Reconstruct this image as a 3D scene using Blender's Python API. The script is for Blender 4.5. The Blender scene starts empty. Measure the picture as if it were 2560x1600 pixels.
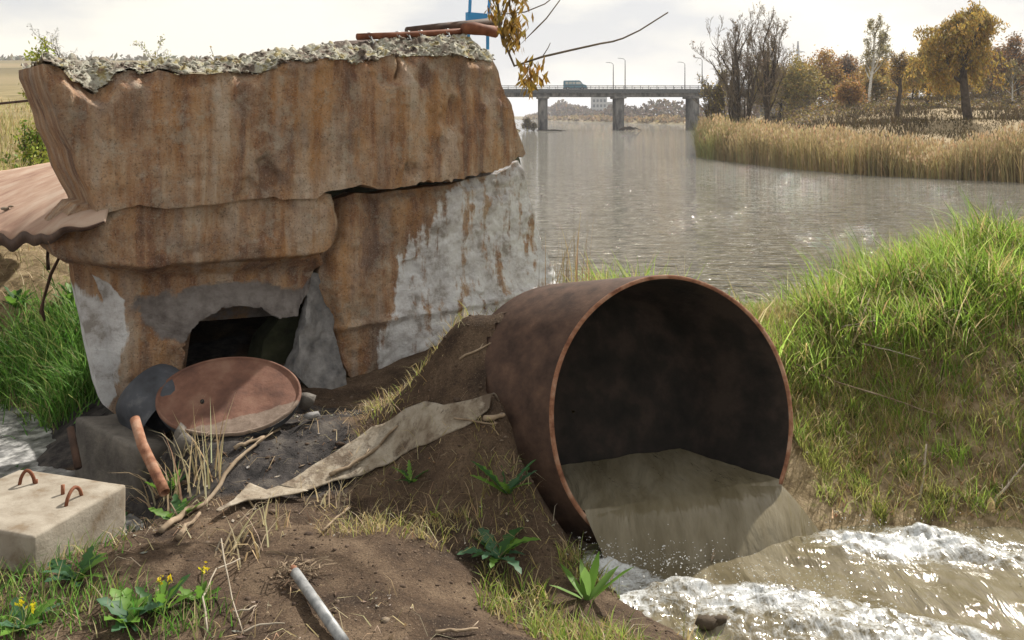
import bpy, math, random
import numpy as np

# ------------------------------------------------------------------ camera, sky, sun, exposure
SC = bpy.context.scene
COL = SC.collection
R = math.radians
CAMZ, F, HY, CX = 3.5, 2200.0, 290.0, 1280.0      # eye height over the river, focal length and horizon in photo pixels

cam = bpy.data.objects.new('camera', bpy.data.cameras.new('camera'))
COL.objects.link(cam)
cam.location = (0, 0, CAMZ)
cam.rotation_euler = (R(90), 0, 0)
cam.data.sensor_width = 36.0
cam.data.lens = 36.0 * F / 2560.0
cam.data.shift_y = (HY - 800.0) / 2560.0
cam.data.clip_start, cam.data.clip_end = 0.05, 20000
SC.camera = cam

SUN_EL, SUN_AZ = R(43), math.atan2(0.58, 0.81)     # azimuth from +Y towards +X: behind the wall, to the right
sdir = (math.cos(SUN_EL) * math.sin(SUN_AZ), math.cos(SUN_EL) * math.cos(SUN_AZ), math.sin(SUN_EL))
sun = bpy.data.objects.new('sun', bpy.data.lights.new('sun', 'SUN'))
COL.objects.link(sun)
sun.data.energy, sun.data.angle, sun.data.color = 4.8, R(0.6), (1.0, 0.93, 0.82)
from mathutils import Vector
sun.rotation_euler = Vector(sdir).to_track_quat('Z', 'Y').to_euler()

W = bpy.data.worlds.new('World'); SC.world = W; W.use_nodes = True
wn = W.node_tree; wn.nodes.clear()
def wnode(t, **k):
    n = wn.nodes.new(t)
    for a, b in k.items(): setattr(n, a, b)
    return n
w_out = wnode('ShaderNodeOutputWorld'); w_bg = wnode('ShaderNodeBackground'); w_sky = wnode('ShaderNodeTexSky')
w_sky.sky_type = 'NISHITA'; w_sky.sun_disc = False
w_sky.sun_elevation = SUN_EL; w_sky.sun_rotation = SUN_AZ
w_sky.air_density, w_sky.dust_density, w_sky.ozone_density = 1.0, 3.0, 1.0
w_bg.inputs['Strength'].default_value = 0.10
w_tc = wnode('ShaderNodeTexCoord'); w_map = wnode('ShaderNodeMapping'); w_map.inputs['Scale'].default_value = (1, 1, 3.0)
w_n = wnode('ShaderNodeTexNoise'); w_n.inputs['Scale'].default_value = 2.6; w_n.inputs['Detail'].default_value = 7
w_r = wnode('ShaderNodeValToRGB')
w_r.color_ramp.elements[0].position = 0.42; w_r.color_ramp.elements[0].color = (4.3, 4.3, 4.35, 1)
w_r.color_ramp.elements[1].position = 0.57; w_r.color_ramp.elements[1].color = (7.4, 6.85, 5.7, 1)
w_mix = wnode('ShaderNodeMix', data_type='RGBA'); w_mix.inputs['Factor'].default_value = 0.88
L = wn.links.new
L(w_tc.outputs['Generated'], w_map.inputs['Vector']); L(w_map.outputs[0], w_n.inputs['Vector'])
L(w_n.outputs['Fac'], w_r.inputs['Fac'])
L(w_sky.outputs[0], w_mix.inputs[6]); L(w_r.outputs['Color'], w_mix.inputs[7])
L(w_mix.outputs[2], w_bg.inputs['Color']); L(w_bg.outputs[0], w_out.inputs[0])

SC.cycles.max_bounces = 5; SC.cycles.diffuse_bounces = 2; SC.cycles.glossy_bounces = 2; SC.cycles.transmission_bounces = 3; SC.cycles.use_denoising = True
vs = SC.view_settings
vs.view_transform = 'Standard'; vs.look = 'None'; vs.exposure = 0.70; vs.gamma = 1.0; vs.use_curve_mapping = False

# ------------------------------------------------------------------ helpers
rng = np.random.default_rng(7)
random.seed(11)

def hsh(i, j, k, seed):
    n = (i * 374761393 + j * 668265263 + k * 2147483647 + seed * 974634777) & 0x7fffffff
    n = ((n ^ (n >> 13)) * 1274126177) & 0x7fffffff
    n = (n ^ (n >> 16)) & 0xffff
    return n / 65535.0
def vnoise(x, y, z=0.0, seed=0):
    x, y, z = np.broadcast_arrays(np.asarray(x, float), np.asarray(y, float), np.asarray(z, float))
    xi, yi, zi = np.floor(x).astype(np.int64), np.floor(y).astype(np.int64), np.floor(z).astype(np.int64)
    u, v, w = x - xi, y - yi, z - zi
    u, v, w = u * u * (3 - 2 * u), v * v * (3 - 2 * v), w * w * (3 - 2 * w)
    r = 0
    for a in (0, 1):
        for b in (0, 1):
            for c in (0, 1):
                r = r + hsh(xi + a, yi + b, zi + c, seed) * (u if a else 1 - u) * (v if b else 1 - v) * (w if c else 1 - w)
    return r * 2 - 1
def fbm(x, y, z=0.0, oct=4, seed=0):
    s, a, f = 0, 0.5, 1.0
    for o in range(oct):
        s = s + a * vnoise(np.asarray(x) * f, np.asarray(y) * f, np.asarray(z) * f, seed + o * 17); a *= 0.5; f *= 2.03
    return s
def sstep(a, b, x):
    t = np.clip((np.asarray(x, float) - a) / (b - a), 0, 1); return t * t * (3 - 2 * t)

def tag(o, label=None, cat=None, group=None, kind=None):
    if label: o['label'] = label
    if cat: o['category'] = cat
    if group: o['group'] = group
    if kind: o['kind'] = kind
    return o
def empty(name, loc=(0, 0, 0), rz=0.0):
    o = bpy.data.objects.new(name, None); COL.objects.link(o); o.location = loc; o.rotation_euler = (0, 0, rz); o.empty_display_size = 0.1
    return o
def link(name, me, parent=None, loc=None, rot=None, scale=None):
    o = bpy.data.objects.new(name, me); COL.objects.link(o)
    if parent is not None: o.parent = parent
    if loc is not None: o.location = loc
    if rot is not None: o.rotation_euler = rot
    if scale is not None: o.scale = scale
    return o
def mesh(name, verts, faces, mat=None, smooth=False, attrs=None, cols=None):
    """verts (n,3); faces: (m,3|4) array or list of index lists"""
    me = bpy.data.meshes.new(name)
    verts = np.asarray(verts, np.float32)
    if isinstance(faces, np.ndarray):
        m, k = faces.shape
        me.vertices.add(len(verts)); me.vertices.foreach_set('co', verts.ravel())
        me.loops.add(m * k); me.loops.foreach_set('vertex_index', faces.astype(np.int32).ravel())
        me.polygons.add(m); me.polygons.foreach_set('loop_start', np.arange(0, m * k, k, dtype=np.int32))
        try: me.polygons.foreach_set('loop_total', np.full(m, k, np.int32))
        except Exception: pass
        me.update(calc_edges=True)
    else:
        me.from_pydata([tuple(map(float, v)) for v in verts], [], [tuple(int(i) for i in f) for f in faces]); me.update()
    if smooth: me.polygons.foreach_set('use_smooth', np.ones(len(me.polygons), bool))
    if attrs:
        for n_, a in attrs.items():
            at = me.attributes.new(n_, 'FLOAT', 'POINT'); at.data.foreach_set('value', np.asarray(a, np.float32).ravel())
    if cols is not None:
        c = np.asarray(cols, np.float32)
        if c.shape[1] == 3: c = np.concatenate([c, np.ones((len(c), 1), np.float32)], 1)
        at = me.attributes.new('col', 'FLOAT_COLOR', 'POINT'); at.data.foreach_set('color', c.ravel())
    if mat is not None: me.materials.append(mat)
    me.validate()
    return me
class MB:
    def __init__(s): s.v, s.f, s.c = [], [], []
    def add(s, v, f, c=None):
        o = len(s.v); s.v.extend([tuple(p) for p in v]); s.f.extend([[i + o for i in q] for q in f])
        if c is not None: s.c.extend([c] * len(v))
        return s
    def tube(s, pts, rad, n=6, cap=True, c=None, squash=1.0):
        pts = [Vector(p) for p in pts]; m = len(pts)
        if not hasattr(rad, '__len__'): rad = [rad] * m
        v, f = [], []; up = None
        for i, p in enumerate(pts):
            t = (pts[min(i + 1, m - 1)] - pts[max(i - 1, 0)])
            if t.length < 1e-9: t = Vector((0, 0, 1))
            t.normalize()
            if up is None:
                up = Vector((0, 0, 1)) if abs(t.z) < 0.9 else Vector((1, 0, 0))
            a = t.cross(up)
            if a.length < 1e-6: a = t.orthogonal()
            a.normalize(); b = a.cross(t); up = b
            for k in range(n):
                q = 2 * math.pi * k / n
                v.append(p + a * (math.cos(q) * rad[i]) + b * (math.sin(q) * rad[i] * squash))
        for i in range(m - 1):
            for k in range(n):
                f.append([i * n + k, i * n + (k + 1) % n, (i + 1) * n + (k + 1) % n, (i + 1) * n + k])
        if cap:
            f.append(list(range(n))[::-1]); f.append([(m - 1) * n + k for k in range(n)])
        return s.add(v, f, c)
    def box(s, x0, x1, y0, y1, z0, z1, c=None):
        v = [(x0, y0, z0), (x1, y0, z0), (x1, y1, z0), (x0, y1, z0), (x0, y0, z1), (x1, y0, z1), (x1, y1, z1), (x0, y1, z1)]
        f = [[3, 2, 1, 0], [4, 5, 6, 7], [0, 1, 5, 4], [1, 2, 6, 5], [2, 3, 7, 6], [3, 0, 4, 7]]
        return s.add(v, f, c)
    def me(s, name, mat, smooth=False):
        return mesh(name, np.array(s.v), s.f, mat, smooth, cols=np.array(s.c) if s.c else None)
    def obj(s, name, mat, parent=None, smooth=False, **k): return link(name, s.me(name, mat, smooth), parent, **k)
def bevel(o, w=0.01, seg=2):
    m = o.modifiers.new('bevel', 'BEVEL'); m.width = w; m.segments = seg; m.limit_method = 'ANGLE'; return o

def P(px, py, Y):                       # the point at depth Y seen at photo pixel px, py
    return np.array([(px - CX) / F * Y, Y, CAMZ - (py - HY) / F * Y])
def PZ(px, py, z):                      # the point at height z seen there
    return P(px, py, (CAMZ - z) * F / (py - HY))

# ------------------------------------------------------------------ materials
class M_:
    def __init__(s, name):
        s.m = bpy.data.materials.new(name); s.m.use_nodes = True; s.nt = s.m.node_tree
        s.b = s.nt.nodes['Principled BSDF']; s.tc = None
    def n(s, t, **k):
        x = s.nt.nodes.new(t)
        for a, b in k.items(): setattr(x, a, b)
        return x
    def l(s, a, b): s.nt.links.new(a, b)
    def coord(s, scale=(1, 1, 1), which='Object', rot=(0, 0, 0)):
        if s.tc is None: s.tc = s.n('ShaderNodeTexCoord')
        m = s.n('ShaderNodeMapping'); m.inputs['Scale'].default_value = scale; m.inputs['Rotation'].default_value = rot
        s.l(s.tc.outputs[which], m.inputs['Vector']); return m.outputs[0]
    def noise(s, scale, detail=6, rough=0.6, vec=None, dist=0.0):
        x = s.n('ShaderNodeTexNoise'); x.inputs['Scale'].default_value = scale; x.inputs['Detail'].default_value = detail
        x.inputs['Roughness'].default_value = rough; x.inputs['Distortion'].default_value = dist
        s.l(vec if vec is not None else s.coord(), x.inputs['Vector']); return x.outputs['Fac']
    def ramp(s, fac, stops):
        x = s.n('ShaderNodeValToRGB'); e = x.color_ramp.elements
        while len(e) < len(stops): e.new(0.5)
        for i, (p, c) in enumerate(stops):
            e[i].position = p; e[i].color = (*c, 1) if hasattr(c, '__len__') else (c, c, c, 1)
        s.l(fac, x.inputs['Fac']); return x.outputs['Color']
    def mix(s, fac, a, b, mode='MIX'):
        x = s.n('ShaderNodeMix', data_type='RGBA', blend_type=mode)
        for v, i in ((fac, 0), (a, 6), (b, 7)):
            if hasattr(v, 'is_output') or isinstance(v, bpy.types.NodeSocket): s.l(v, x.inputs[i])
            elif i == 0: x.inputs[0].default_value = v
            else: x.inputs[i].default_value = (*v, 1)
        return x.outputs[2]
    def math(s, op, a, b=0.0, c=0.0):
        x = s.n('ShaderNodeMath', operation=op)
        for i, v in enumerate((a, b, c)):
            if isinstance(v, bpy.types.NodeSocket): s.l(v, x.inputs[i])
            else: x.inputs[i].default_value = v
        return x.outputs[0]
    def attr(s, name, out='Fac'):
        x = s.n('ShaderNodeAttribute'); x.attribute_name = name; return x.outputs[out]
    def bump(s, h, strength=0.4, dist=0.02, prev=None):
        x = s.n('ShaderNodeBump'); x.inputs['Strength'].default_value = strength; x.inputs['Distance'].default_value = dist
        s.l(h, x.inputs['Height'])
        if prev is not None: s.l(prev, x.inputs['Normal'])
        s.l(x.outputs[0], s.b.inputs['Normal']); return x.outputs[0]
    def base(s, c):
        if isinstance(c, bpy.types.NodeSocket): s.l(c, s.b.inputs['Base Color'])
        else: s.b.inputs['Base Color'].default_value = (*c, 1)
        return s
    def set(s, rough=0.8, metal=0.0, spec=0.3, ior=None):
        s.b.inputs['Roughness'].default_value = rough; s.b.inputs['Metallic'].default_value = metal
        s.b.inputs['Specular IOR Level'].default_value = spec
        if ior: s.b.inputs['IOR'].default_value = ior
        return s

def mottled(name, stops, scale=8, rough=0.85, bump=0.35, bscale=40, bd=0.01, spec=0.25, metal=0.0, vec=None, stretch=(1, 1, 1)):
    m = M_(name); v = m.coord(stretch)
    m.base(m.ramp(m.noise(scale, 8, 0.62, v), stops)).set(rough, metal, spec)
    if bump: m.bump(m.noise(bscale, 5, 0.6), bump, bd)
    return m.m
def leafy(name, rough=0.55, trans=0.35, tint=(1, 1, 1)):
    """leaf and blade material: colour from the mesh attribute, light passes through"""
    m = M_(name); c = m.attr('col', 'Color'); m.base(c).set(rough, 0, 0.25)
    t = m.n('ShaderNodeBsdfTranslucent'); mx = m.n('ShaderNodeMixShader'); mx.inputs[0].default_value = trans
    m.l(c, t.inputs['Color']); out = m.nt.nodes['Material Output']
    m.l(m.b.outputs[0], mx.inputs[1]); m.l(t.outputs[0], mx.inputs[2]); m.l(mx.outputs[0], out.inputs['Surface'])
    return m.m

M = {}
# stained concrete of the wall: masks paint (white limewash), cement (bare grey), damp (dark wet foot, and shade painted on the collar end)
m = M_('stained_concrete')
v1 = m.coord((6.5, 6.5, 0.55)); v2 = m.coord((26, 26, 1.1)); v3 = m.coord((1, 1, 1))
STOPS = [(0.37, (0.115, 0.07, 0.062)), (0.44, (0.255, 0.135, 0.09)), (0.49, (0.43, 0.245, 0.135)), (0.54, (0.52, 0.375, 0.255)), (0.61, (0.60, 0.50, 0.41))]
wob = m.n('ShaderNodeVectorMath', operation='ADD'); wsc = m.n('ShaderNodeVectorMath', operation='SCALE'); wsc.inputs['Scale'].default_value = 0.35
wno = m.n('ShaderNodeTexNoise'); wno.inputs['Scale'].default_value = 2.2; wno.inputs['Detail'].default_value = 6; m.l(v3, wno.inputs['Vector']); m.l(wno.outputs['Color'], wsc.inputs[0]); m.l(v1, wob.inputs[0]); m.l(wsc.outputs[0], wob.inputs[1])
st = m.ramp(m.noise(1.0, 5, 0.55, wob.outputs[0], 0.3), STOPS)
iso = m.ramp(m.noise(3.4, 10, 0.72, m.coord((1, 1, 0.55))), STOPS)
st2 = m.ramp(m.noise(1.0, 5, 0.6, v2), [(0.36, (0.16, 0.095, 0.072)), (0.46, (0.34, 0.205, 0.13)), (0.54, (0.46, 0.33, 0.21)), (0.62, (0.52, 0.44, 0.34))])
col = m.mix(0.2, m.mix(m.ramp(m.noise(1.3, 5, 0.6, v3), [(0.42, 0.25), (0.58, 0.6)]), st, iso), st2)
blot = m.noise(2.2, 8, 0.66, v3)
col = m.mix(m.ramp(blot, [(0.52, 0.0), (0.64, 0.6)]), col, (0.20, 0.145, 0.12))
col = m.mix(m.ramp(m.noise(3.1, 6, 0.6, m.coord((1.3, 1.3, 0.5))), [(0.52, 0.0), (0.64, 0.5)]), col, (0.52, 0.27, 0.10))
col = m.mix(m.ramp(m.noise(5.5, 9, 0.72, v3), [(0.54, 0.0), (0.64, 0.55)]), col, (0.45, 0.41, 0.34))
grit = m.noise(60, 5, 0.75, v3)
col = m.mix(m.ramp(grit, [(0.36, 0.6), (0.46, 0.0)]), col, (0.075, 0.055, 0.045))
col = m.mix(m.ramp(m.noise(95, 4, 0.7, v3), [(0.56, 0.0), (0.64, 0.5)]), col, (0.52, 0.46, 0.38))
br = m.math('ADD', m.attr('cement'), m.math('MULTIPLY', m.math('SUBTRACT', m.noise(4, 8, 0.7, v3), 0.5), 1.5))
cem = m.ramp(m.noise(9, 8, 0.65, v3), [(0.3, (0.15, 0.13, 0.125)), (0.6, (0.30, 0.275, 0.265))])
col = m.mix(m.ramp(br, [(0.45, 0.0), (0.62, 1.0)]), col, cem)
streakb = m.noise(1.0, 6, 0.6, m.coord((9, 9, 1.2)))
wp = m.math('ADD', m.attr('paint'), m.math('MULTIPLY', m.math('SUBTRACT', streakb, 0.5), 2.3))
wp = m.math('ADD', wp, m.math('MULTIPLY', m.math('SUBTRACT', m.noise(11, 8, 0.7, v3), 0.5), 0.9))
wcol = m.ramp(m.noise(6, 9, 0.7, v3), [(0.36, (0.40, 0.38, 0.365)), (0.45, (0.66, 0.66, 0.68)), (0.56, (0.84, 0.86, 0.89))])
col = m.mix(m.ramp(wp, [(0.42, 0.0), (0.66, 0.95)]), col, wcol)
dm = m.math('ADD', m.attr('damp_shade'), m.math('MULTIPLY', m.math('SUBTRACT', m.noise(5, 8, 0.7, v3), 0.5), 0.9))
col = m.mix(m.ramp(dm, [(0.38, 0.0), (0.75, 0.92)]), col, (0.055, 0.042, 0.035))
m.base(col).set(0.88, 0, 0.2)
b1 = m.bump(m.noise(11, 10, 0.75, v3), 0.9, 0.05)
b2 = m.bump(m.noise(60, 6, 0.75, v3), 0.8, 0.014, b1)
M['wall'] = m.m

M['chamber'] = mottled('shade_dark_concrete', [(0.3, (0.02, 0.018, 0.015)), (0.6, (0.055, 0.06, 0.042)), (0.8, (0.085, 0.09, 0.06))], 6, 0.8, 0.6, 14, 0.05)  # concrete coloured near black to paint the shade of chamber and wall gaps
M['crust'] = mottled('lichen_crust', [(0.34, (0.05, 0.04, 0.035)), (0.42, (0.13, 0.10, 0.08)), (0.48, (0.25, 0.23, 0.19)), (0.54, (0.36, 0.36, 0.31)), (0.60, (0.26, 0.22, 0.10)), (0.68, (0.15, 0.10, 0.075))], 6, 0.95, 0.7, 60, 0.02)
M['cement'] = mottled('grey_cement', [(0.3, (0.10, 0.10, 0.105)), (0.6, (0.24, 0.235, 0.235)), (0.8, (0.34, 0.33, 0.33))], 10, 0.9, 0.6, 30, 0.02)
M['rust'] = mottled('rust_steel', [(0.3, (0.075, 0.028, 0.016)), (0.5, (0.16, 0.058, 0.03)), (0.64, (0.235, 0.10, 0.055)), (0.8, (0.26, 0.17, 0.12))], 7, 0.75, 0.3, 70, 0.006)
m = M_('lid_rust')
lc = m.ramp(m.noise(5, 8, 0.62, m.coord()), [(0.36, (0.095, 0.048, 0.036)), (0.5, (0.15, 0.075, 0.053)), (0.64, (0.20, 0.115, 0.082))])
sl = m.math('ADD', m.attr('silt'), m.math('MULTIPLY', m.math('SUBTRACT', m.noise(12, 7, 0.65, m.coord()), 0.5), 0.5))
m.base(m.mix(m.ramp(sl, [(0.45, 0.0), (0.53, 0.9)]), lc, m.ramp(m.noise(30, 5, 0.7, m.coord()), [(0.3, (0.12, 0.09, 0.07)), (0.7, (0.24, 0.19, 0.155))]))).set(0.8, 0, 0.25)
m.bump(m.noise(40, 6, 0.7, m.coord()), 0.35, 0.01); M['lid'] = m.m
M['rust_dark'] = mottled('dark_rust', [(0.3, (0.03, 0.018, 0.014)), (0.6, (0.085, 0.05, 0.036)), (0.8, (0.15, 0.09, 0.06))], 9, 0.75, 0.3, 60, 0.006)
M['lining'] = mottled('shade_dark_rust', [(0.36, (0.007, 0.006, 0.005)), (0.5, (0.017, 0.013, 0.011)), (0.64, (0.035, 0.025, 0.02))], 5, 0.8, 0.4, 40, 0.01)  # rust darkened to put the shade inside the pipe into its colour
M['rust_orange'] = mottled('orange_rust', [(0.36, (0.12, 0.05, 0.03)), (0.5, (0.24, 0.115, 0.068)), (0.64, (0.32, 0.20, 0.14))], 12, 0.8, 0.35, 80, 0.005)
M['black_steel'] = mottled('sooty_steel', [(0.3, (0.02, 0.022, 0.027)), (0.6, (0.06, 0.066, 0.08)), (0.8, (0.15, 0.155, 0.165))], 6, 0.6, 0.3, 50, 0.006)
M['block'] = mottled('pale_concrete', [(0.36, (0.17, 0.13, 0.09)), (0.46, (0.235, 0.205, 0.165)), (0.6, (0.30, 0.27, 0.225))], 6, 0.9, 0.35, 60, 0.008)
M['crumb'] = mottled('soil_crumb', [(0.4, (0.05, 0.034, 0.025)), (0.55, (0.11, 0.078, 0.055)), (0.66, (0.22, 0.18, 0.14))], 3, 0.95, 0)
M['footing'] = mottled('wet_concrete', [(0.3, (0.05, 0.045, 0.042)), (0.55, (0.13, 0.118, 0.105)), (0.75, (0.20, 0.18, 0.155))], 5, 0.7, 0.5, 30, 0.02)
M['plate'] = mottled('rust_dust_plate', [(0.35, (0.24, 0.14, 0.10)), (0.5, (0.34, 0.225, 0.165)), (0.62, (0.40, 0.30, 0.235))], 2.2, 0.85, 0.25, 40, 0.006)
M['blue'] = mottled('blue_paint', [(0.3, (0.015, 0.20, 0.50)), (0.7, (0.03, 0.29, 0.62))], 8, 0.45, 0.1, 60, 0.003, 0.5)
M['sheet'] = mottled('dusty_sheet', [(0.3, (0.20, 0.165, 0.125)), (0.5, (0.31, 0.27, 0.215)), (0.7, (0.37, 0.335, 0.28))], 5, 0.9, 0.3, 90, 0.004)
m = M_('dusty_sheet2'); vo = m.coord()
sc_ = m.ramp(m.noise(7, 8, 0.7, vo), [(0.36, (0.17, 0.135, 0.10)), (0.48, (0.27, 0.232, 0.182)), (0.6, (0.35, 0.315, 0.262))])
m.base(m.mix(m.ramp(m.noise(4.5, 10, 0.75, vo), [(0.50, 0.0), (0.60, 0.85)]), sc_, (0.085, 0.06, 0.043))).set(0.92, 0, 0.2)
m.bump(m.noise(120, 6, 0.75, vo), 0.6, 0.006, m.bump(m.noise(14, 8, 0.7, vo), 0.5, 0.02)); M['sheet2'] = m.m
M['galv'] = mottled('galvanised', [(0.38, (0.15, 0.16, 0.17)), (0.6, (0.32, 0.33, 0.34))], 20, 0.55, 0.2, 90, 0.002, 0.5, 0.2)
M['wood'] = mottled('dead_wood', [(0.3, (0.10, 0.07, 0.045)), (0.55, (0.26, 0.20, 0.14)), (0.75, (0.37, 0.31, 0.24))], 9, 0.9, 0.4, 60, 0.004)
M['bark'] = mottled('bark', [(0.3, (0.030, 0.024, 0.018)), (0.55, (0.075, 0.058, 0.042)), (0.8, (0.13, 0.105, 0.08))], 4, 0.95, 0.4, 20, 0.03)
M['bark_pale'] = mottled('pale_bark', [(0.3, (0.08, 0.065, 0.048)), (0.6, (0.17, 0.14, 0.105)), (0.8, (0.24, 0.205, 0.16))], 4, 0.95, 0.3, 20, 0.02)
M['birch'] = mottled('birch_bark', [(0.34, (0.05, 0.045, 0.04)), (0.44, (0.52, 0.50, 0.46)), (0.8, (0.66, 0.65, 0.61))], 2.5, 0.8, 0.2, 20, 0.01, stretch=(1, 1, 4))
M['leaf'] = leafy('leaf', 0.6, 0.4)
M['blade'] = leafy('grass_blade', 0.5, 0.45)
M['dry'] = leafy('dry_stalk', 0.8, 0.38)
M['scrub'] = leafy('scrub', 0.85, 0.12)
M['bridge'] = mottled('bridge_concrete', [(0.38, (0.075, 0.072, 0.07)), (0.5, (0.17, 0.165, 0.16)), (0.62, (0.26, 0.25, 0.235))], 0.8, 0.9, 0.2, 3, 0.05, stretch=(1, 1, 0.4))
M['railing'] = mottled('railing_paint', [(0.3, (0.06, 0.065, 0.07)), (0.7, (0.12, 0.125, 0.13))], 3, 0.7, 0)
M['bus'] = mottled('bus_paint', [(0.3, (0.055, 0.16, 0.23)), (0.7, (0.09, 0.22, 0.30))], 1.0, 0.4, 0, spec=0.5)
M['glass_bus'] = mottled('bus_glass', [(0.3, (0.35, 0.37, 0.37)), (0.7, (0.55, 0.56, 0.54))], 1.0, 0.1, 0, spec=0.6)
M['tyre'] = mottled('tyre', [(0.3, (0.012, 0.012, 0.012)), (0.7, (0.03, 0.03, 0.03))], 10, 0.9, 0)
M['far_wall'] = mottled('far_plaster', [(0.3, (0.36, 0.38, 0.42)), (0.7, (0.46, 0.48, 0.5))], 0.1, 0.9, 0)
M['far_glass'] = mottled('far_glass', [(0.3, (0.10, 0.12, 0.15)), (0.7, (0.16, 0.18, 0.2))], 0.1, 0.3, 0)

# ground: masks grass (green turf floor), straw (dry field), black (sooty mud), the rest is brown soil
m = M_('ground')
vo = m.coord()
soil = m.ramp(m.noise(3.2, 10, 0.7, vo), [(0.36, (0.045, 0.031, 0.023)), (0.5, (0.10, 0.068, 0.046)), (0.62, (0.165, 0.118, 0.08))])
soil = m.mix(m.ramp(m.noise(85, 4, 0.75, vo), [(0.36, 0.65), (0.5, 0.0)]), soil, (0.022, 0.016, 0.013))
soil = m.mix(m.ramp(m.noise(120, 3, 0.7, vo), [(0.6, 0.0), (0.68, 0.7)]), soil, (0.30, 0.235, 0.17))
turf = m.ramp(m.noise(7, 9, 0.7, vo), [(0.36, (0.12, 0.085, 0.05)), (0.48, (0.24, 0.185, 0.105)), (0.57, (0.36, 0.28, 0.18)), (0.66, (0.22, 0.22, 0.07))])
straw = m.ramp(m.noise(0.35, 10, 0.72, vo), [(0.36, (0.12, 0.10, 0.045)), (0.5, (0.23, 0.185, 0.09)), (0.64, (0.30, 0.25, 0.14))])
mud = m.ramp(m.noise(6, 9, 0.7, vo), [(0.38, (0.02, 0.019, 0.02)), (0.5, (0.055, 0.05, 0.05)), (0.62, (0.11, 0.098, 0.088))])
brk = m.math('MULTIPLY', m.math('SUBTRACT', m.noise(3.5, 9, 0.72, vo), 0.5), 1.1)
def msk(a): return m.ramp(m.math('ADD', m.attr(a), brk), [(0.38, 0.0), (0.62, 1.0)])
col = m.mix(msk('grass'), soil, turf); col = m.mix(msk('straw'), col, straw); col = m.mix(msk('black'), col, mud)
col = m.mix(m.attr('far'), col, m.ramp(m.noise(0.012, 8, 0.65, m.coord((0.25, 1, 1))), [(0.32, (0.10, 0.085, 0.05)), (0.5, (0.20, 0.165, 0.09)), (0.68, (0.25, 0.19, 0.12))]))
m.base(col).set(0.93, 0, 0.15)
b1 = m.bump(m.noise(16, 9, 0.75, vo), 0.7, 0.035)
m.bump(m.noise(90, 5, 0.7, vo), 0.8, 0.012, b1)
M['ground'] = m.m

def water(name, deep, rough, wave, wdist, stretch=(1, 1, 1), spec=0.5, scale2=None, foam=None, rot=(0, 0, 0)):
    m = M_(name); v = m.coord(stretch, rot=rot)
    c = m.ramp(m.noise(1.6, 6, 0.6, m.coord((1, 1, 1) if not foam else (3, 0.8, 1), rot=rot)), deep)
    m.base(c).set(rough, 0, spec, 1.33)
    b = m.bump(m.noise(wave, 4, 0.55, v, 0.6), 1.0, wdist)
    if not foam: m.l(m.ramp(m.noise(0.055, 5, 0.6, m.coord((0.4, 1.6, 1))), [(0.38, 0.3), (0.58, 1.0)]), m.nt.nodes['Bump'].inputs['Strength'])
    if scale2: b = m.bump(m.noise(scale2[0], 3, 0.5, v, 0.4), 1.0, scale2[1], b)
    if foam:
        def vor(s):
            x = m.n('ShaderNodeTexVoronoi', feature='DISTANCE_TO_EDGE'); x.inputs['Scale'].default_value = s
            w = m.n('ShaderNodeVectorMath', operation='ADD'); nz = m.n('ShaderNodeTexNoise'); nz.inputs['Scale'].default_value = 9; nz.inputs['Detail'].default_value = 4
            sc = m.n('ShaderNodeVectorMath', operation='SCALE'); sc.inputs['Scale'].default_value = 0.16
            m.l(m.coord(), nz.inputs['Vector']); m.l(nz.outputs['Color'], sc.inputs[0]); m.l(m.coord(), w.inputs[0]); m.l(sc.outputs[0], w.inputs[1]); m.l(w.outputs[0], x.inputs['Vector']); return x.outputs['Distance']
        lace = m.math('ADD', m.math('MULTIPLY', vor(17), 1.0), m.math('MULTIPLY', vor(48), 0.7))
        fz = m.math('SUBTRACT', m.math('ADD', m.math('MULTIPLY', m.attr('foam'), 1.15), m.math('MULTIPLY', m.math('SUBTRACT', m.noise(14, 8, 0.75, m.coord()), 0.5), 1.7)), lace)
        fr = m.ramp(fz, [(0.2, 0.0), (1.35, 0.85)])
        cc = m.mix(fr, c, (0.60, 0.635, 0.67)); m.l(cc, m.b.inputs['Base Color'])
        m.l(m.ramp(fz, [(0.1, (rough,) * 3), (0.8, (0.28,) * 3)]), m.b.inputs['Roughness'])
        m.bump(fz, 0.06, 0.01, b)
    return m.m
M['river'] = water('river_water', [(0.4, (0.165, 0.152, 0.115)), (0.6, (0.225, 0.208, 0.16))], 0.03, 0.8, 0.6, (0.55, 1.6, 1), 0.5, (2.6, 0.8))
M['river'].node_tree.nodes['Principled BSDF'].inputs['IOR'].default_value = 1.85
M['murky'] = water('murky_water', [(0.40, (0.115, 0.098, 0.062)), (0.5, (0.15, 0.13, 0.088)), (0.6, (0.18, 0.16, 0.115))], 0.04, 1.8, 0.04, (3.0, 0.8, 1), 0.5, (6, 0.010), foam=True, rot=(0, 0, R(-28)))
M['foam_gully'] = mottled('scummy_water', [(0.34, (0.05, 0.05, 0.052)), (0.5, (0.22, 0.22, 0.225)), (0.62, (0.48, 0.48, 0.48))], 9, 0.35, 0.7, 14, 0.03, 0.5)
m = M_('splash'); m.base((0.82, 0.83, 0.83)).set(0.12, 0, 0.5, 1.33)
m.b.inputs['Transmission Weight'].default_value = 0.45
M['drop'] = m.m

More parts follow.
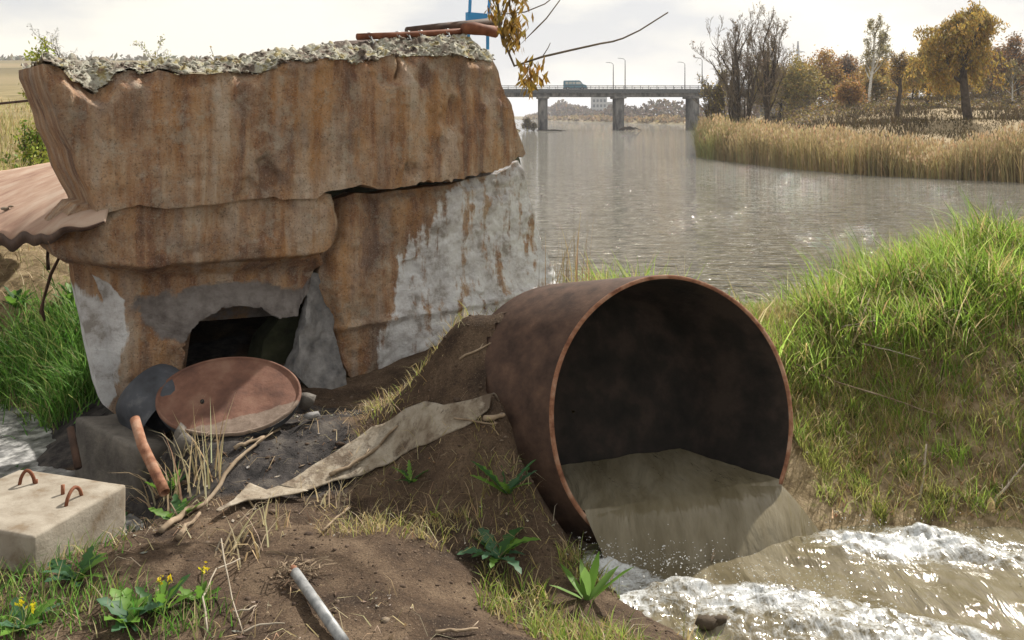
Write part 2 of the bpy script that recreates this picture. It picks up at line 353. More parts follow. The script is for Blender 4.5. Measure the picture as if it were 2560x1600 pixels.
# ------------------------------------------------------------------ lie of the land
PIPE_C, PIPE_R = np.array([0.938, 5.0, 1.805]), 0.785
_th, _ta = R(20), R(14)
PIPE_N = np.array([math.sin(_th) * math.cos(_ta), -math.cos(_th) * math.cos(_ta), math.sin(_ta)])   # the mouth looks this way
PIPE_T = np.array([math.cos(_th), math.sin(_th), 0.0]); PIPE_U = np.cross(PIPE_T, -PIPE_N); PIPE_U = PIPE_U if PIPE_U[2] > 0 else -PIPE_U
PIPE_A = np.array([-0.78, 0.6, -0.18]); PIPE_LEN = 0.72          # run of the body behind the slanting cut of its end
_PINV = np.linalg.inv(np.stack([PIPE_T, PIPE_U, PIPE_A], 1))
STREAM_Z = 1.18
RIVER = np.array([(-9, 19), (-3, 15.5), (2, 14), (7, 16), (14, 20), (30, 23), (90, 24), (90, 34), (45, 42), (27, 46.5), (21.5, 51.7), (18.2, 60), (16.1, 74),
                  (18.4, 84), (23, 102), (40, 180), (49, 214), (60, 280), (70, 350), (44, 500), (16, 760), (6, 1150), (-20, 1150), (-12, 700), (-4, 330),
                  (1.5, 222), (2.2, 212), (-2, 160), (-7, 90), (-10, 50), (-11, 30)], float)
def river_sd(x, y):                     # signed distance to the shore, positive on land
    x = np.asarray(x, float); y = np.asarray(y, float)
    d = np.full(x.shape, 1e9); inside = np.zeros(x.shape, bool)
    n = len(RIVER)
    for i in range(n):
        ax, ay = RIVER[i]; bx, by = RIVER[(i + 1) % n]
        ex, ey = bx - ax, by - ay
        t = np.clip(((x - ax) * ex + (y - ay) * ey) / (ex * ex + ey * ey), 0, 1)
        d = np.minimum(d, np.hypot(x - ax - t * ex, y - ay - t * ey))
        if ay != by:
            c = ((ay > y) != (by > y)) & (x < ex * (y - ay) / ey + ax)
            inside ^= c
    return np.where(inside, -d, d)
def cp(px, py, z): p = PZ(px, py, z); return (p[0], p[1], z)
CTRL = [cp(300, 1560, 1.5), cp(700, 1560, 1.5), cp(1100, 1560, 1.45), cp(500, 1400, 1.5), cp(900, 1350, 1.48), cp(1150, 1350, 1.42), cp(1250, 1450, 1.32), cp(1350, 1560, 1.26),
        cp(700, 1200, 1.45), cp(1000, 1150, 1.5), cp(1200, 1050, 1.55), cp(1100, 950, 1.62), cp(1240, 900, 1.72),
        cp(340, 1075, 1.38), cp(480, 1105, 1.55), cp(560, 1100, 1.57), cp(650, 1098, 1.57), cp(720, 1080, 1.56), cp(770, 1045, 1.56), (-1.75, 5.16, 1.585), (-1.98, 5.2, 1.58), (-1.5, 5.2, 1.59), (-1.3, 5.42, 1.62), (-1.75, 5.5, 1.64), (-1.75, 5.35, 1.60), cp(800, 970, 1.45), cp(930, 937, 1.47), cp(1100, 867, 1.6), cp(1290, 772, 1.78), cp(1386, 725, 1.9),
        (-3, 2, 1.5), (0, 2, 1.45), (0, 0, 1.5), (-3, 0, 1.6), (3, 0, 1.4), (-6, 1, 1.7), (6, 1, 1.5),
        (-4.4, 7.0, 1.10), (-3.4, 6.2, 1.13), (-2.7, 5.45, 1.12), (-2.1, 5.0, 1.2), (-1.95, 3.65, 1.54), (-1.75, 4.2, 1.5), (-2.3, 3.9, 1.52), cp(150, 1130, 1.25),
        (-5, 7.5, 1.6), (-4.3, 8, 1.92), (-3.5, 7.4, 1.62), (-3.4, 9, 2.05), (-5, 9.5, 2.2), (-6, 7.5, 1.9), (-5.5, 5.5, 1.45), (-4.2, 4.5, 1.5), (-3.1, 6.6, 1.4),
        (-5, 12, 2.75), (-8, 12, 2.8), (-3, 12, 2.5), (-4, 10.5, 2.45), (-9, 8, 2.3), (0, 10, 1.7), (-2, 9.0, 1.95), (-2, 12, 1.9), (0, 13, 0.7),
        cp(2080, 1300, 1.2), cp(2300, 1308, 1.2), cp(2560, 1313, 1.2), cp(2100, 1100, 1.45), cp(2400, 1100, 1.5), cp(2010, 960, 1.72), cp(2300, 900, 1.85), cp(2560, 900, 1.9),
        cp(1950, 790, 2.0), cp(2250, 705, 2.1), cp(2560, 612, 2.25), (3.2, 9.3, 1.3), (6.5, 11.5, 1.4), (1.9, 8.6, 1.25), (5, 13.5, .35), (1.5, 11.5, .4), (9, 13, 1.6),
        (5, 5, 1.55), (6, 7, 2.05), (8, 9, 2.3), (8, 4, 1.6),
        (1.0, 4.2, .95), (1.6, 4.4, .95), (2.5, 4.2, .95), (1.4, 3.75, 1.0), (2.2, 3.5, 1.0), (3.5, 4, .95), (.85, 4.5, .98), (3.5, 3.2, 1.0), (5, 3.6, 1.0),
        cp(1450, 1400, 1.2), cp(1545, 1490, 1.21), cp(1750, 1598, 1.2), (.75, 3.4, 1.33), (1.6, 2.9, 1.32), (3, 2.4, 1.35), (0.3, 3.8, 1.3),
        cp(1310, 1260, 1.33), cp(1990, 1150, 1.44), (0.1, 4.7, 1.6), (-0.02, 4.88, 1.92), (-0.25, 5.12, 1.98), (0.04, 5.4, 2.34), (-0.25, 5.6, 2.1), (0.45, 5.75, 2.42), (-0.5, 5.0, 1.64), (-0.2, 4.7, 1.5), (-0.65, 5.55, 1.8), (-0.3, 6.3, 2.0), (0.5, 6.3, 2.2), (0.95, 6.1, 2.15), (0.3, 7.0, 1.95), (1.2, 6.7, 1.95), (0.9, 7.6, 1.5), (1.75, 5.7, 1.68)]
CTRL = np.array(CTRL, float)
def _tps():
    n = len(CTRL); d = np.hypot(CTRL[:, None, 0] - CTRL[None, :, 0], CTRL[:, None, 1] - CTRL[None, :, 1])
    K = np.where(d > 0, d * d * np.log(d + 1e-12), 0) + np.eye(n) * 0.004
    Q = np.c_[np.ones(n), CTRL[:, :2]]
    A = np.zeros((n + 3, n + 3)); A[:n, :n] = K; A[:n, n:] = Q; A[n:, :n] = Q.T
    return np.linalg.solve(A, np.r_[CTRL[:, 2], 0, 0, 0])
TPSW = _tps()
def near_h(x, y):
    x = np.asarray(x, float); y = np.asarray(y, float); out = TPSW[-3] + TPSW[-2] * x + TPSW[-1] * y
    for w, (a, b, _) in zip(TPSW, CTRL):
        d2 = (x - a) ** 2 + (y - b) ** 2
        out = out + w * np.where(d2 > 0, 0.5 * d2 * np.log(d2 + 1e-12), 0)
    return out
def far_h(x, y):
    sd = river_sd(x, y)
    a = x / np.maximum(y, 1.0)
    hill = sstep(-0.02, -0.27, a)
    left = 2.6 + 0.012 * np.clip(y - 12, 0, 60) + 0.072 * np.clip(y - 55, 0, None) * (1 - 0.2 * sstep(300, 1200, y))
    left = np.minimum(left, 2.6 + 66 + 0 * y) + 1.2 * fbm(x * 0.02, y * 0.02, seed=3) * sstep(40, 200, y)
    flat = 2.2 + 0.8 * fbm(x * 0.02, y * 0.02, seed=5)
    # the wooded spit on the right: low by the reeds, grassy hummocks behind
    spit = sstep(12, 20, x) * sstep(40, 55, y) * (1 - sstep(160, 240, y))
    hum = 2.4 + 1.3 * sstep(60, 82, y + 0.3 * (x - 25)) + 2.0 * sstep(80, 112, y + 0.25 * (x - 40)) + 0.75 * fbm(x * 0.11, y * 0.07, seed=9) + 0.6 * np.exp(-((x - 38) / 7) ** 2 - ((y - 105) / 12) ** 2) - 0.9 * sstep(45, 62, x) * (1 - sstep(90, 120, y))
    land = (1 - spit) * flat + spit * hum
    land = (1 - hill) * land + hill * left
    ramp = 1 - np.exp(-np.clip(sd - 4.5 * spit, 0, None) / (4.5 + 3.0 * spit))
    return np.where(sd > 0, 0.05 + land * ramp, np.maximum(-1.6, sd * 0.35))
def ground_h(x, y, micro=True):
    x = np.asarray(x, float); y = np.asarray(y, float)
    w = sstep(14.5, 11.0, y) * sstep(-13, -8.5, x) * sstep(13, 9, x)
    near = np.clip(near_h(np.clip(x, -13, 13), np.clip(y, -6, 15)), -1.2, 3.2)
    h = w * near + (1 - w) * far_h(x, np.maximum(y, -50))
    if micro:
        h = h + w * (0.035 * fbm(x * 2.3, y * 2.3, seed=21) + 0.022 * fbm(x * 9, y * 9, oct=3, seed=22))
    return h
def _axis(fine0, fine1, step, far0, far1, g=1.075):
    a = list(np.arange(fine0, fine1 + 1e-6, step)); s = step
    while a[-1] < far1: s *= g; a.append(a[-1] + s)
    s = step; b = []; c = fine0
    while c > far0: s *= g; c -= s; b.append(c)
    return np.array(b[::-1] + a)
GX = _axis(-5.0, 5.6, 0.05, -4500, 4500); GY = _axis(2.6, 9.6, 0.05, -60, 6500)
gx, gy = np.meshgrid(GX, GY); gz = ground_h(gx, gy)
GV = np.stack([gx, gy, gz], -1).reshape(-1, 3)
nx, ny = len(GX), len(GY)
ii = (np.arange(ny - 1)[:, None] * nx + np.arange(nx - 1)[None, :]).ravel()
GF = np.stack([ii, ii + 1, ii + nx + 1, ii + nx], 1)
def in_pipe(p, shrink=0.03):
    q = (p - PIPE_C) @ _PINV.T; rad = np.hypot(q[..., 0], q[..., 1])
    return (q[..., 2] > -0.01 + (shrink if shrink < 0 else 0)) & (q[..., 2] < PIPE_LEN) & (rad < PIPE_R - shrink)
GF = GF[~in_pipe(GV, 0.02)[GF].any(1)]
def gmasks(x, y):
    sd = river_sd(x, y)
    g = np.maximum(sstep(0.35, 1.2, x + 0.25 * (y - 5)) * sstep(-0.2, 0.4, x), 0)
    g = np.maximum(g, sstep(-3.0, -3.6, x) * sstep(6.4, 7.0, y) * 0.8)
    straw = np.maximum(sstep(9.0, 11.5, y) * sstep(-1.0, -2.5, x), sstep(12, 16, y))
    bx, by = -1.75, 5.45
    dd = np.minimum(np.hypot((x + 1.6) / 0.8, (y - 5.2) / 0.5), np.hypot((x + 1.15) / 0.45, (y - 5.9) / 0.35))
    black = sstep(1.25, 0.55, dd)
    black = np.maximum(black, sstep(0.75, 0.3, np.abs((x + 3.2) * 0.6 + (y - 6.1) * -0.8)) * sstep(-2.0, -2.4, x) * sstep(5.0, 5.3, y) * sstep(8, 7.2, y))
    far = sstep(60, 140, y); sp_ = sstep(12, 20, x) * sstep(40, 55, y) * (1 - sstep(160, 240, y)); far = far * (1 - sp_); straw = straw * (1 - sp_) - 0.5 * sp_
    return g, straw, black, far
g_, s_, b_, f_ = gmasks(GV[:, 0], GV[:, 1])
ground = link('ground', mesh('ground', GV, GF, M['ground'], True, attrs=dict(grass=g_, straw=s_, black=b_, far=f_)))
tag(ground, 'brown soil, grassy bank and dry fields rising to the horizon', kind='structure')
def G(px, py, y0=3.0, y1=40.0):         # where the ray through a photo pixel meets the ground
    Y = np.geomspace(y0, y1, 1600); x = (px - CX) / F * Y; z = CAMZ - (py - HY) / F * Y
    h = ground_h(x, Y); k = np.argmax(h >= z)
    return np.array([x[k], Y[k], h[k]])
def gz_(x, y): return float(ground_h(np.array([x]), np.array([y]))[0])

# river: one calm sheet at height 0, bounded by the land
rx = np.concatenate([np.linspace(-60, 120, 61)]); ry = np.concatenate([np.linspace(10, 60, 26), np.geomspace(63, 1300, 40)])
ax_, ay_ = np.meshgrid(rx, ry); RV = np.stack([ax_, ay_, 0 * ax_], -1).reshape(-1, 3)
n1 = len(rx); ii = (np.arange(len(ry) - 1)[:, None] * n1 + np.arange(n1 - 1)[None, :]).ravel()
RF = np.stack([ii, ii + 1, ii + n1 + 1, ii + n1], 1)
c_ = RV[RF].mean(1); RF = RF[river_sd(c_[:, 0], c_[:, 1]) < 14 + 0.03 * c_[:, 1]]
river = link('river', mesh('river', RV, RF, M['river'], True)); tag(river, 'wide rippled river under a pale sky', kind='structure')

# ------------------------------------------------------------------ the broken concrete headwall
WO = np.array([-2.58, 5.8]); WD = np.array([0.8, 0.6]); WN = np.array([0.6, -0.8])
def wpt(px, py, off=0.0):               # photo pixel -> (along the wall, height) on the wall plane set off towards the viewer
    r = np.array([(px - CX) / F, 1.0]); o = WO + WN * off
    Y = (o @ WN) / (r @ WN); p = r * Y
    return ((p - WO) @ WD, CAMZ - (py - HY) / F * Y)
def wcurve(pts, off=0.0): return np.array([wpt(a, b, off) for a, b in pts])
def resample(c, n):
    d = np.r_[0, np.cumsum(np.hypot(*np.diff(c, axis=0).T))]; t = np.linspace(0, d[-1], n)
    return np.c_[np.interp(t, d, c[:, 0]), np.interp(t, d, c[:, 1])]
def coons(top, bot, left, right, nu, nv):
    t, b, l, r = resample(top, nu), resample(bot, nu), resample(left, nv), resample(right, nv)
    u = np.linspace(0, 1, nu)[None, :, None]; v = np.linspace(0, 1, nv)[:, None, None]
    return (1 - v) * b[None] + v * t[None] + (1 - u) * l[:, None] + u * r[:, None] - ((1 - u) * (1 - v) * b[0] + u * (1 - v) * b[-1] + (1 - u) * v * t[0] + u * v * t[-1])
def solid(name, grid, off, thick, mat, parent, attrs=None, back_shift=None):
    """grid (nv,nu,2) in wall plane, off (nv,nu) towards the viewer; closed at the sides and the back"""
    nv, nu = grid.shape[:2]
    V = np.stack([grid[..., 0], -off, grid[..., 1]], -1).reshape(-1, 3)
    F_ = [[j * nu + i, j * nu + i + 1, (j + 1) * nu + i + 1, (j + 1) * nu + i] for j in range(nv - 1) for i in range(nu - 1)]
    loop = [i for i in range(nu)] + [j * nu + nu - 1 for j in range(1, nv)] + [(nv - 1) * nu + i for i in range(nu - 2, -1, -1)] + [j * nu for j in range(nv - 2, 0, -1)]
    nb = len(loop); rings = [loop]; base = len(V); VV = [V]
    for q in (0.5, 1.0):
        B = V[loop].copy(); B[:, 1] = B[:, 1] * (1 - q) + q * thick
        B[:, 0] += 0.015 * vnoise(np.arange(nb) * 0.12, 0 * np.arange(nb) + q, seed=77); VV.append(B); rings.append(list(range(base, base + nb))); base += nb
    for a, b in zip(rings[:-1], rings[1:]):
        for k in range(nb): F_.append([a[k], b[k], b[(k + 1) % nb], a[(k + 1) % nb]])
    V = np.concatenate(VV); c = len(V); V = np.concatenate([V, V[rings[-1]].mean(0)[None]])
    for k in range(nb): F_.append([rings[-1][k], c, rings[-1][(k + 1) % nb]])
    at = {}
    if attrs:
        for k_, a in attrs.items():
            a = np.asarray(a).reshape(-1); ex = a[loop]
            at[k_] = np.concatenate([a, ex, ex, [a.mean()]])
    me = mesh(name, V, F_, mat, True, attrs=at); me.set_sharp_from_angle(angle=R(38)); return link(name, me, parent)
def jag(c, n, amp, fr, seed):           # broken edge: resample and roughen
    c = resample(c, n); s = c[:, 0]
    c[:, 1] += amp * fbm(s * fr, s * 0 + seed, oct=4, seed=seed); return c

def wpx(S, Z):
    x = WO[0] + WD[0] * S; y = WO[1] + WD[1] * S; return CX + F * x / y, HY + F * (CAMZ - Z) / y
HW = empty('concrete_headwall', (WO[0], WO[1], 0), math.atan2(0.6, 0.8))
tag(HW, 'huge rust streaked broken concrete headwall with a round hole', 'headwall')
# upper slab
front_top = wcurve([(104, 160), (150, 172), (190, 205), (237, 228), (270, 205), (296, 172), (330, 170), (360, 188), (398, 170), (445, 186), (550, 180), (640, 186), (708, 158), (780, 148), (873, 154), (936, 146), (991, 135), (1085, 138), (1236, 146)])
back_top = wcurve([(112, 154), (150, 155), (190, 160), (237, 160), (270, 158), (296, 156), (330, 158), (360, 166), (398, 160), (445, 164), (550, 158), (640, 146), (725, 132), (780, 128), (873, 118), (936, 113), (991, 107), (1085, 100), (1226, 90)])
s_bot = wcurve([(239, 531), (262, 534), (339, 511), (402, 520), (466, 515), (550, 505), (677, 488), (695, 496), (780, 491), (809, 471), (850, 468), (894, 457), (949, 468), (1000, 461), (1063, 449), (1127, 446), (1190, 428), (1254, 417), (1275, 396), (1300, 384)])
s_left = wcurve([(239, 531), (220, 478), (199, 432), (182, 377), (152, 322), (127, 250), (106, 186), (104, 160)])
s_right = wcurve([(1300, 384), (1285, 330), (1270, 265), (1250, 205), (1236, 146)])
NU, NV = 210, 64
bt = jag(s_bot, 400, 0.012, 14, 4); ss_ = bt[:, 0]
bt[:, 1] += np.where(ss_ > 2.0, 0.035 * np.abs(vnoise(ss_ * 16, 0 * ss_, seed=8)) * sstep(1.9, 2.2, ss_), 0)
g = coons(jag(front_top, 400, 0.035, 7, 2), bt, s_left, s_right, NU, NV)
S, Z = g[..., 0], g[..., 1]; vv = np.linspace(0, 1, NV)[:, None] + 0 * S; uu = np.linspace(0, 1, NU)[None] + 0 * S
off = 0.05 + 0.05 * fbm(S * 1.6, Z * 1.6, seed=31) + 0.018 * fbm(S * 9, Z * 5, seed=32) + 0.012 * vnoise(S * 18, Z * 1.3, seed=33) + 0.012 * fbm(S * 22, Z * 16, oct=2, seed=35) - 0.05 * sstep(0.25, 0.5, fbm(S * 3.2, Z * 2.6, seed=36)) 
off -= 0.10 * sstep(0.86, 1.0, vv) * (0.6 + 0.8 * vnoise(S * 6, Z * 6, seed=34)) - 0.02
off -= 0.03 * sstep(0.03, 0.0, uu)
s_c, z_c = wpt(991, 165); off -= 0.07 * np.exp(-((S - s_c + 0.03 * vnoise(Z * 9, 0 * Z, seed=5)) / 0.014) ** 2) * sstep(wpt(991, 215)[1], wpt(991, 180)[1], Z)
SLAB_T = 0.95
slab = solid('upper_slab', g, off, SLAB_T, M['wall'], HW, dict(paint=0 * S - 1, cement=-0.6 + 0.75 * sstep(0.9, 1.0, vv), damp_shade=0 * S - 1))
# crumbling top of the slab: a rough shelf from the front edge up and back
ft, bk = resample(jag(front_top, 400, 0.035, 7, 2), 260), resample(back_top, 260)
rows = 30; q = np.linspace(0, 1, rows)[:, None]
tS = ft[None, :, 0] * (1 - np.clip(q * 3, 0, 1)) + bk[None, :, 0] * np.clip(q * 3, 0, 1)
qq = np.clip(q * 2.6, 0, 1) ** 0.8
tZ = ft[None, :, 1] * (1 - qq) + bk[None, :, 1] * qq
tY = -off[-1, np.clip((np.linspace(0, 1, 260) * (NU - 1)).astype(int), 0, NU - 1)][None] + q * (SLAB_T + 0.1) - 0.02
rough = 0.085 * fbm(tS * 5, tY * 5, seed=41) + 0.04 * np.abs(vnoise(tS * 17, tY * 17, seed=42)) + 0.02 * vnoise(tS * 40, tY * 40, seed=43)
tZ = tZ + rough * sstep(0, 0.06, q) ; tY = tY - 0.3 * rough * (1 - q)
tv = np.stack([tS, tY, tZ], -1).reshape(-1, 3); n1 = 260
ii = (np.arange(rows - 1)[:, None] * n1 + np.arange(n1 - 1)[None, :]).ravel()
top_crust = link('lichen_crust', mesh('lichen_crust', tv, np.stack([ii, ii + 1, ii + n1 + 1, ii + n1], 1), M['crust'], True), slab)
# loose rubble and lichen lumps along the top
def rock_mesh(name, seed, mat, sub=1):
    import bmesh
    bm = bmesh.new(); bmesh.ops.create_icosphere(bm, subdivisions=sub, radius=1.0)
    for v in bm.verts:
        c = v.co; k = 1 + 0.35 * float(vnoise(c.x * 1.5 + seed, c.y * 1.5, c.z * 1.5, seed=seed)); v.co = c * k
    V = np.array([v.co[:] for v in bm.verts]); Fc = np.array([[v.index for v in f.verts] for f in bm.faces]); bm.free()
    return V, Fc
def scatter_rocks(pos, size, seed, flat=0.7):
    V0, F0 = rock_mesh('r', seed, None); n = len(pos); k = len(V0)
    a = rng.uniform(0, 6.28, n); ca, sa = np.cos(a), np.sin(a)
    sx = size * rng.uniform(0.7, 1.3, n); sy = size * rng.uniform(0.7, 1.3, n); sz = size * rng.uniform(0.5, 1.0, n) * flat
    X = V0[None, :, 0] * sx[:, None]; Y = V0[None, :, 1] * sy[:, None]; Zz = V0[None, :, 2] * sz[:, None]
    V = np.stack([X * ca[:, None] - Y * sa[:, None] + pos[:, None, 0], X * sa[:, None] + Y * ca[:, None] + pos[:, None, 1], Zz + pos[:, None, 2]], -1).reshape(-1, 3)
    return V, (F0[None] + (np.arange(n) * k)[:, None, None]).reshape(-1, 3)
ix = rng.integers(0, 260, 1500); iy = np.clip((np.abs(rng.standard_normal(1500)) * 6).astype(int), 0, rows - 1)
pos = np.stack([tS[iy, ix], tY[iy, ix], tZ[iy, ix]], -1) + rng.standard_normal((1500, 3)) * 0.008
V_, F_ = scatter_rocks(pos, rng.uniform(0.005, 0.024, 1500) * (0.7 + 0.6 * (rng.random(1500) > 0.85)), 3)
tag(link('lichen_lumps', mesh('lichen_lumps', V_, F_, M['crust']), slab), kind='stuff')

# collar: the bulging band under the slab, with a rounded right end
c_top = wcurve([(210, 520), (262, 512), (339, 494), (402, 500), (466, 495), (550, 486), (677, 470), (780, 476), (830, 486)])
c_bot = wcurve([(186, 672), (240, 672), (296, 674), (402, 681), (508, 668), (635, 658), (725, 650), (801, 640)])
c_left = wcurve([(186, 672), (152, 650), (132, 612), (164, 566), (210, 520)])
c_right = wcurve([(801, 640), (835, 615), (845, 575), (843, 535), (830, 486)])
g = coons(jag(c_top, 300, 0.012, 9, 12), jag(c_bot, 300, 0.02, 6, 13), c_left, c_right, 130, 34)
S, Z = g[..., 0], g[..., 1]; vv = np.linspace(0, 1, 34)[:, None] + 0 * S; uu = np.linspace(0, 1, 130)[None] + 0 * S
off = 0.028 + 0.05 * fbm(S * 1.6, Z * 1.6, seed=31) + 0.024 * fbm(S * 9, Z * 9, seed=52) + 0.012 * fbm(S * 22, Z * 22, oct=2, seed=54) - 0.09 * sstep(0.16, 0.0, vv) ** 1.5 - 0.05 * sstep(0.975, 1.0, uu) - 0.22 * sstep(0.14, 0.0, uu)
off -= 0.035 * sstep(0.15, 0.55, vnoise(S * 3, Z * 4, seed=53)) * sstep(0.45, 0.6, vv)
collar = solid('collar', g, off, 0.75, M['wall'], HW, dict(paint=0 * S - 1, cement=-0.5 + 0.9 * sstep(0.16, 0.0, vv) * sstep(0.3, 0.5, uu), damp_shade=-0.75 + 0.9 * sstep(0.25, 0.02, uu) * sstep(0.6, 1.0, vv)))  # upper left end darkened: painted shade below the plate, not wetness

# base shell round the hole, ruled between its outer outline and the lip of the hole
outer = wcurve([(350, 1072), (305, 1050), (271, 1021), (254, 975), (237, 899), (224, 822), (207, 746), (186, 660), (240, 650), (296, 650), (402, 656), (508, 645), (635, 636), (725, 628), (790, 628), (800, 655)], -0.10)
inner = wcurve([(462, 1040), (455, 1000), (452, 960), (455, 920), (457, 890), (456, 865), (464, 842), (478, 822), (497, 803), (521, 787), (556, 771), (592, 762), (650, 768), (700, 795), (742, 790), (775, 715)], -0.10)
nu = 170; o_, i_ = np.array([np.interp(np.linspace(0, 15, nu), range(16), outer[:, k]) for k in (0, 1)]).T, np.array([np.interp(np.linspace(0, 15, nu), range(16), inner[:, k]) for k in (0, 1)]).T
i_ = i_ + 0.018 * np.stack([fbm(np.arange(nu) * 0.45, 0 * np.arange(nu), seed=61), fbm(np.arange(nu) * 0.45, 0 * np.arange(nu), seed=62)], -1)
vq = np.linspace(0, 1, 30)[:, None, None]; g = i_[None] * (1 - vq) + o_[None] * vq
S, Z = g[..., 0], g[..., 1]; vv = vq[..., 0] + 0 * S; uu = np.linspace(0, 15, nu)[None] + 0 * S
off = -0.13 + 0.05 * fbm(S * 2.2, Z * 2.2, seed=63) + 0.02 * fbm(S * 11, Z * 11, seed=64) - 0.28 * sstep(0.55, 1.0, vv) ** 2 * sstep(8.0, 6.2, uu) + 0.05 * sstep(0.35, 0.0, vv) + 0.10 * sstep(0.6, 0.95, vv) * sstep(7.6, 8.6, uu)
pxs = S  # paint pattern along the wall
cemm = sstep(0.75, 0.25, vv) * sstep(4.0, 6.5, uu) + 0.2
ax_, ay_ = wpx(S, Z); white = sstep(30, -30, ax_ - np.interp(ay_, [680, 720, 760, 850, 900, 980, 1040], [215, 290, 330, 335, 318, 310, 290])) * (1 - 0.9 * np.exp(-((ax_ - np.interp(ay_, [690, 800, 900, 960], [205, 248, 300, 330])) / 14) ** 2) * sstep(860, 800, ay_))
base = solid('base_shell', g[:, ::-1], off[:, ::-1], 0.22, M['wall'], HW, dict(paint=(-0.55 + 2.0 * white)[:, ::-1], cement=(-0.25 + 0.95 * cemm)[:, ::-1], damp_shade=(-0.6 + 0.9 * sstep(1.5, 0, uu))[:, ::-1]))

# right hand wall below the slab
r_top = wcurve([(848, 508), (870, 498), (895, 488), (949, 488), (1000, 480), (1063, 470), (1127, 462), (1190, 444), (1254, 432), (1304, 402)], -0.06)
r_bot = wcurve([(852, 915), (880, 948), (925, 958), (960, 950), (1030, 925), (1100, 900), (1200, 850), (1290, 800), (1392, 750)], -0.06)
r_left = wcurve([(852, 915), (832, 862), (836, 800), (808, 720), (806, 690), (814, 652), (843, 590), (848, 508)], -0.06)
r_right = wcurve([(1392, 750), (1370, 660), (1345, 560), (1325, 480), (1304, 402)], -0.06)
g = coons(jag(r_top, 300, 0.02, 8, 14), r_bot, jag(r_left[:, ::-1], 200, 0.03, 9, 17)[:, ::-1], r_right, 130, 90)
S, Z = g[..., 0], g[..., 1]; vv = np.linspace(0, 1, 90)[:, None] + 0 * S; uu = np.linspace(0, 1, 130)[None] + 0 * S
off = -0.07 + 0.05 * fbm(S * 1.8, Z * 1.8, seed=71) + 0.026 * fbm(S * 8, Z * 8, seed=72) + 0.012 * fbm(S * 20, Z * 20, oct=2, seed=75) - 0.03 * sstep(0.2, 0.4, fbm(S * 3.5, Z * 3.5, seed=76)) + 0.16 * sstep(0.5, 0.0, vv) * sstep(0.2, 0.6, uu) - 0.1 * sstep(0.06, 0.0, uu) - 0.05 * sstep(0.93, 1, vv)
off += 0.03 * np.exp(-((Z - (1.78 + 0.16 * S / 3.6 + 0.02 * vnoise(S * 4, 0 * S, seed=74))) / 0.03) ** 2)
ax_, ay_ = wpx(S, Z); wz = sstep(-70, 70, ax_ + 45 * vnoise(S * 3, Z * 0.8, seed=73) - np.interp(ay_, [430, 480, 640, 760, 880, 940], [1150, 1110, 1010, 975, 935, 930]))
sidew = solid('side_wall', g, off, 0.7, M['wall'], HW, dict(paint=-0.55 + 1.24 * wz, cement=-0.35 + 0.5 * sstep(0.3, 0.05, vv) * sstep(0.3, 0.5, uu), damp_shade=-0.75 + 1.3 * sstep(0.16, 0.0, vv) - 0.3 * sstep(0.25, 0.05, uu)))

# leaning broken buttress in the opening
b_top = wcurve([(786, 684), (812, 690)], -0.12); b_bot = wcurve([(722, 925), (780, 985), (850, 965)], -0.02)
b_left = wcurve([(722, 925), (742, 872), (762, 806), (786, 684)], -0.06); b_right = wcurve([(850, 965), (846, 900), (838, 800), (812, 690)], -0.1)
g = coons(b_top, b_bot, jag(b_left[:, ::-1], 80, 0.03, 12, 18)[:, ::-1], jag(b_right[:, ::-1], 80, 0.03, 12, 19)[:, ::-1], 26, 60)
S, Z = g[..., 0], g[..., 1]; vv = np.linspace(0, 1, 60)[:, None] + 0 * S
off = -0.2 + 0.22 * (1 - vv) + 0.07 * fbm(S * 6, Z * 3, seed=81) + 0.03 * fbm(S * 16, Z * 12, seed=82)
solid('broken_buttress', g, off, 0.16, M['cement'], HW)

# solid core behind slab, collar and side wall, coloured dark as gap shade
co_ = wcurve([(262, 575), (820, 560), (842, 620), (1110, 880), (1360, 720), (1300, 400), (1240, 250), (160, 250)], -0.3); nb = len(co_)
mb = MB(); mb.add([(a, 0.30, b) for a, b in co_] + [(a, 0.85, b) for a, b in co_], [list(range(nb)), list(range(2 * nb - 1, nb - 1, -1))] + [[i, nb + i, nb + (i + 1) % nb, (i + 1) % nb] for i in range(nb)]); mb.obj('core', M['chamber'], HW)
# chamber behind the hole, its shade painted as dark concrete
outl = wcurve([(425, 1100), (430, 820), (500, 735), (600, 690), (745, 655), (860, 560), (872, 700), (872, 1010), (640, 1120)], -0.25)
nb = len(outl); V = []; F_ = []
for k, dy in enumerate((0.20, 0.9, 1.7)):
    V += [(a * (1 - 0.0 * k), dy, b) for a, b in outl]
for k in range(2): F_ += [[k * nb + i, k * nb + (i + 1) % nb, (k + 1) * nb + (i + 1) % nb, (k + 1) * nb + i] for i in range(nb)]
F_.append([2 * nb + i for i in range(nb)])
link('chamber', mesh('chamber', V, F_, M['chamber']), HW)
# broken inner wall seen greenish inside the hole
iw = wcurve([(640, 905), (655, 850), (700, 800), (760, 770), (800, 800), (800, 1000), (640, 1000)], -0.5)
mb = MB(); mb.add([(a, 0.42 + 0.05 * (i % 3), b) for i, (a, b) in enumerate(iw)] + [(a, 0.7, b) for a, b in iw], [list(range(7)), *[[i, (i + 1) % 7, 7 + (i + 1) % 7, 7 + i] for i in range(7)]])
mb.obj('inner_wall', mottled('mossy_concrete', [(0.3, (0.03, 0.032, 0.02)), (0.6, (0.075, 0.08, 0.045)), (0.8, (0.12, 0.12, 0.085))], 7, 0.9, 0.5, 30, 0.02), HW)
def wall_world(s, off, z):
    p = WO + WD * s + WN * off; return np.array([p[0], p[1], z])

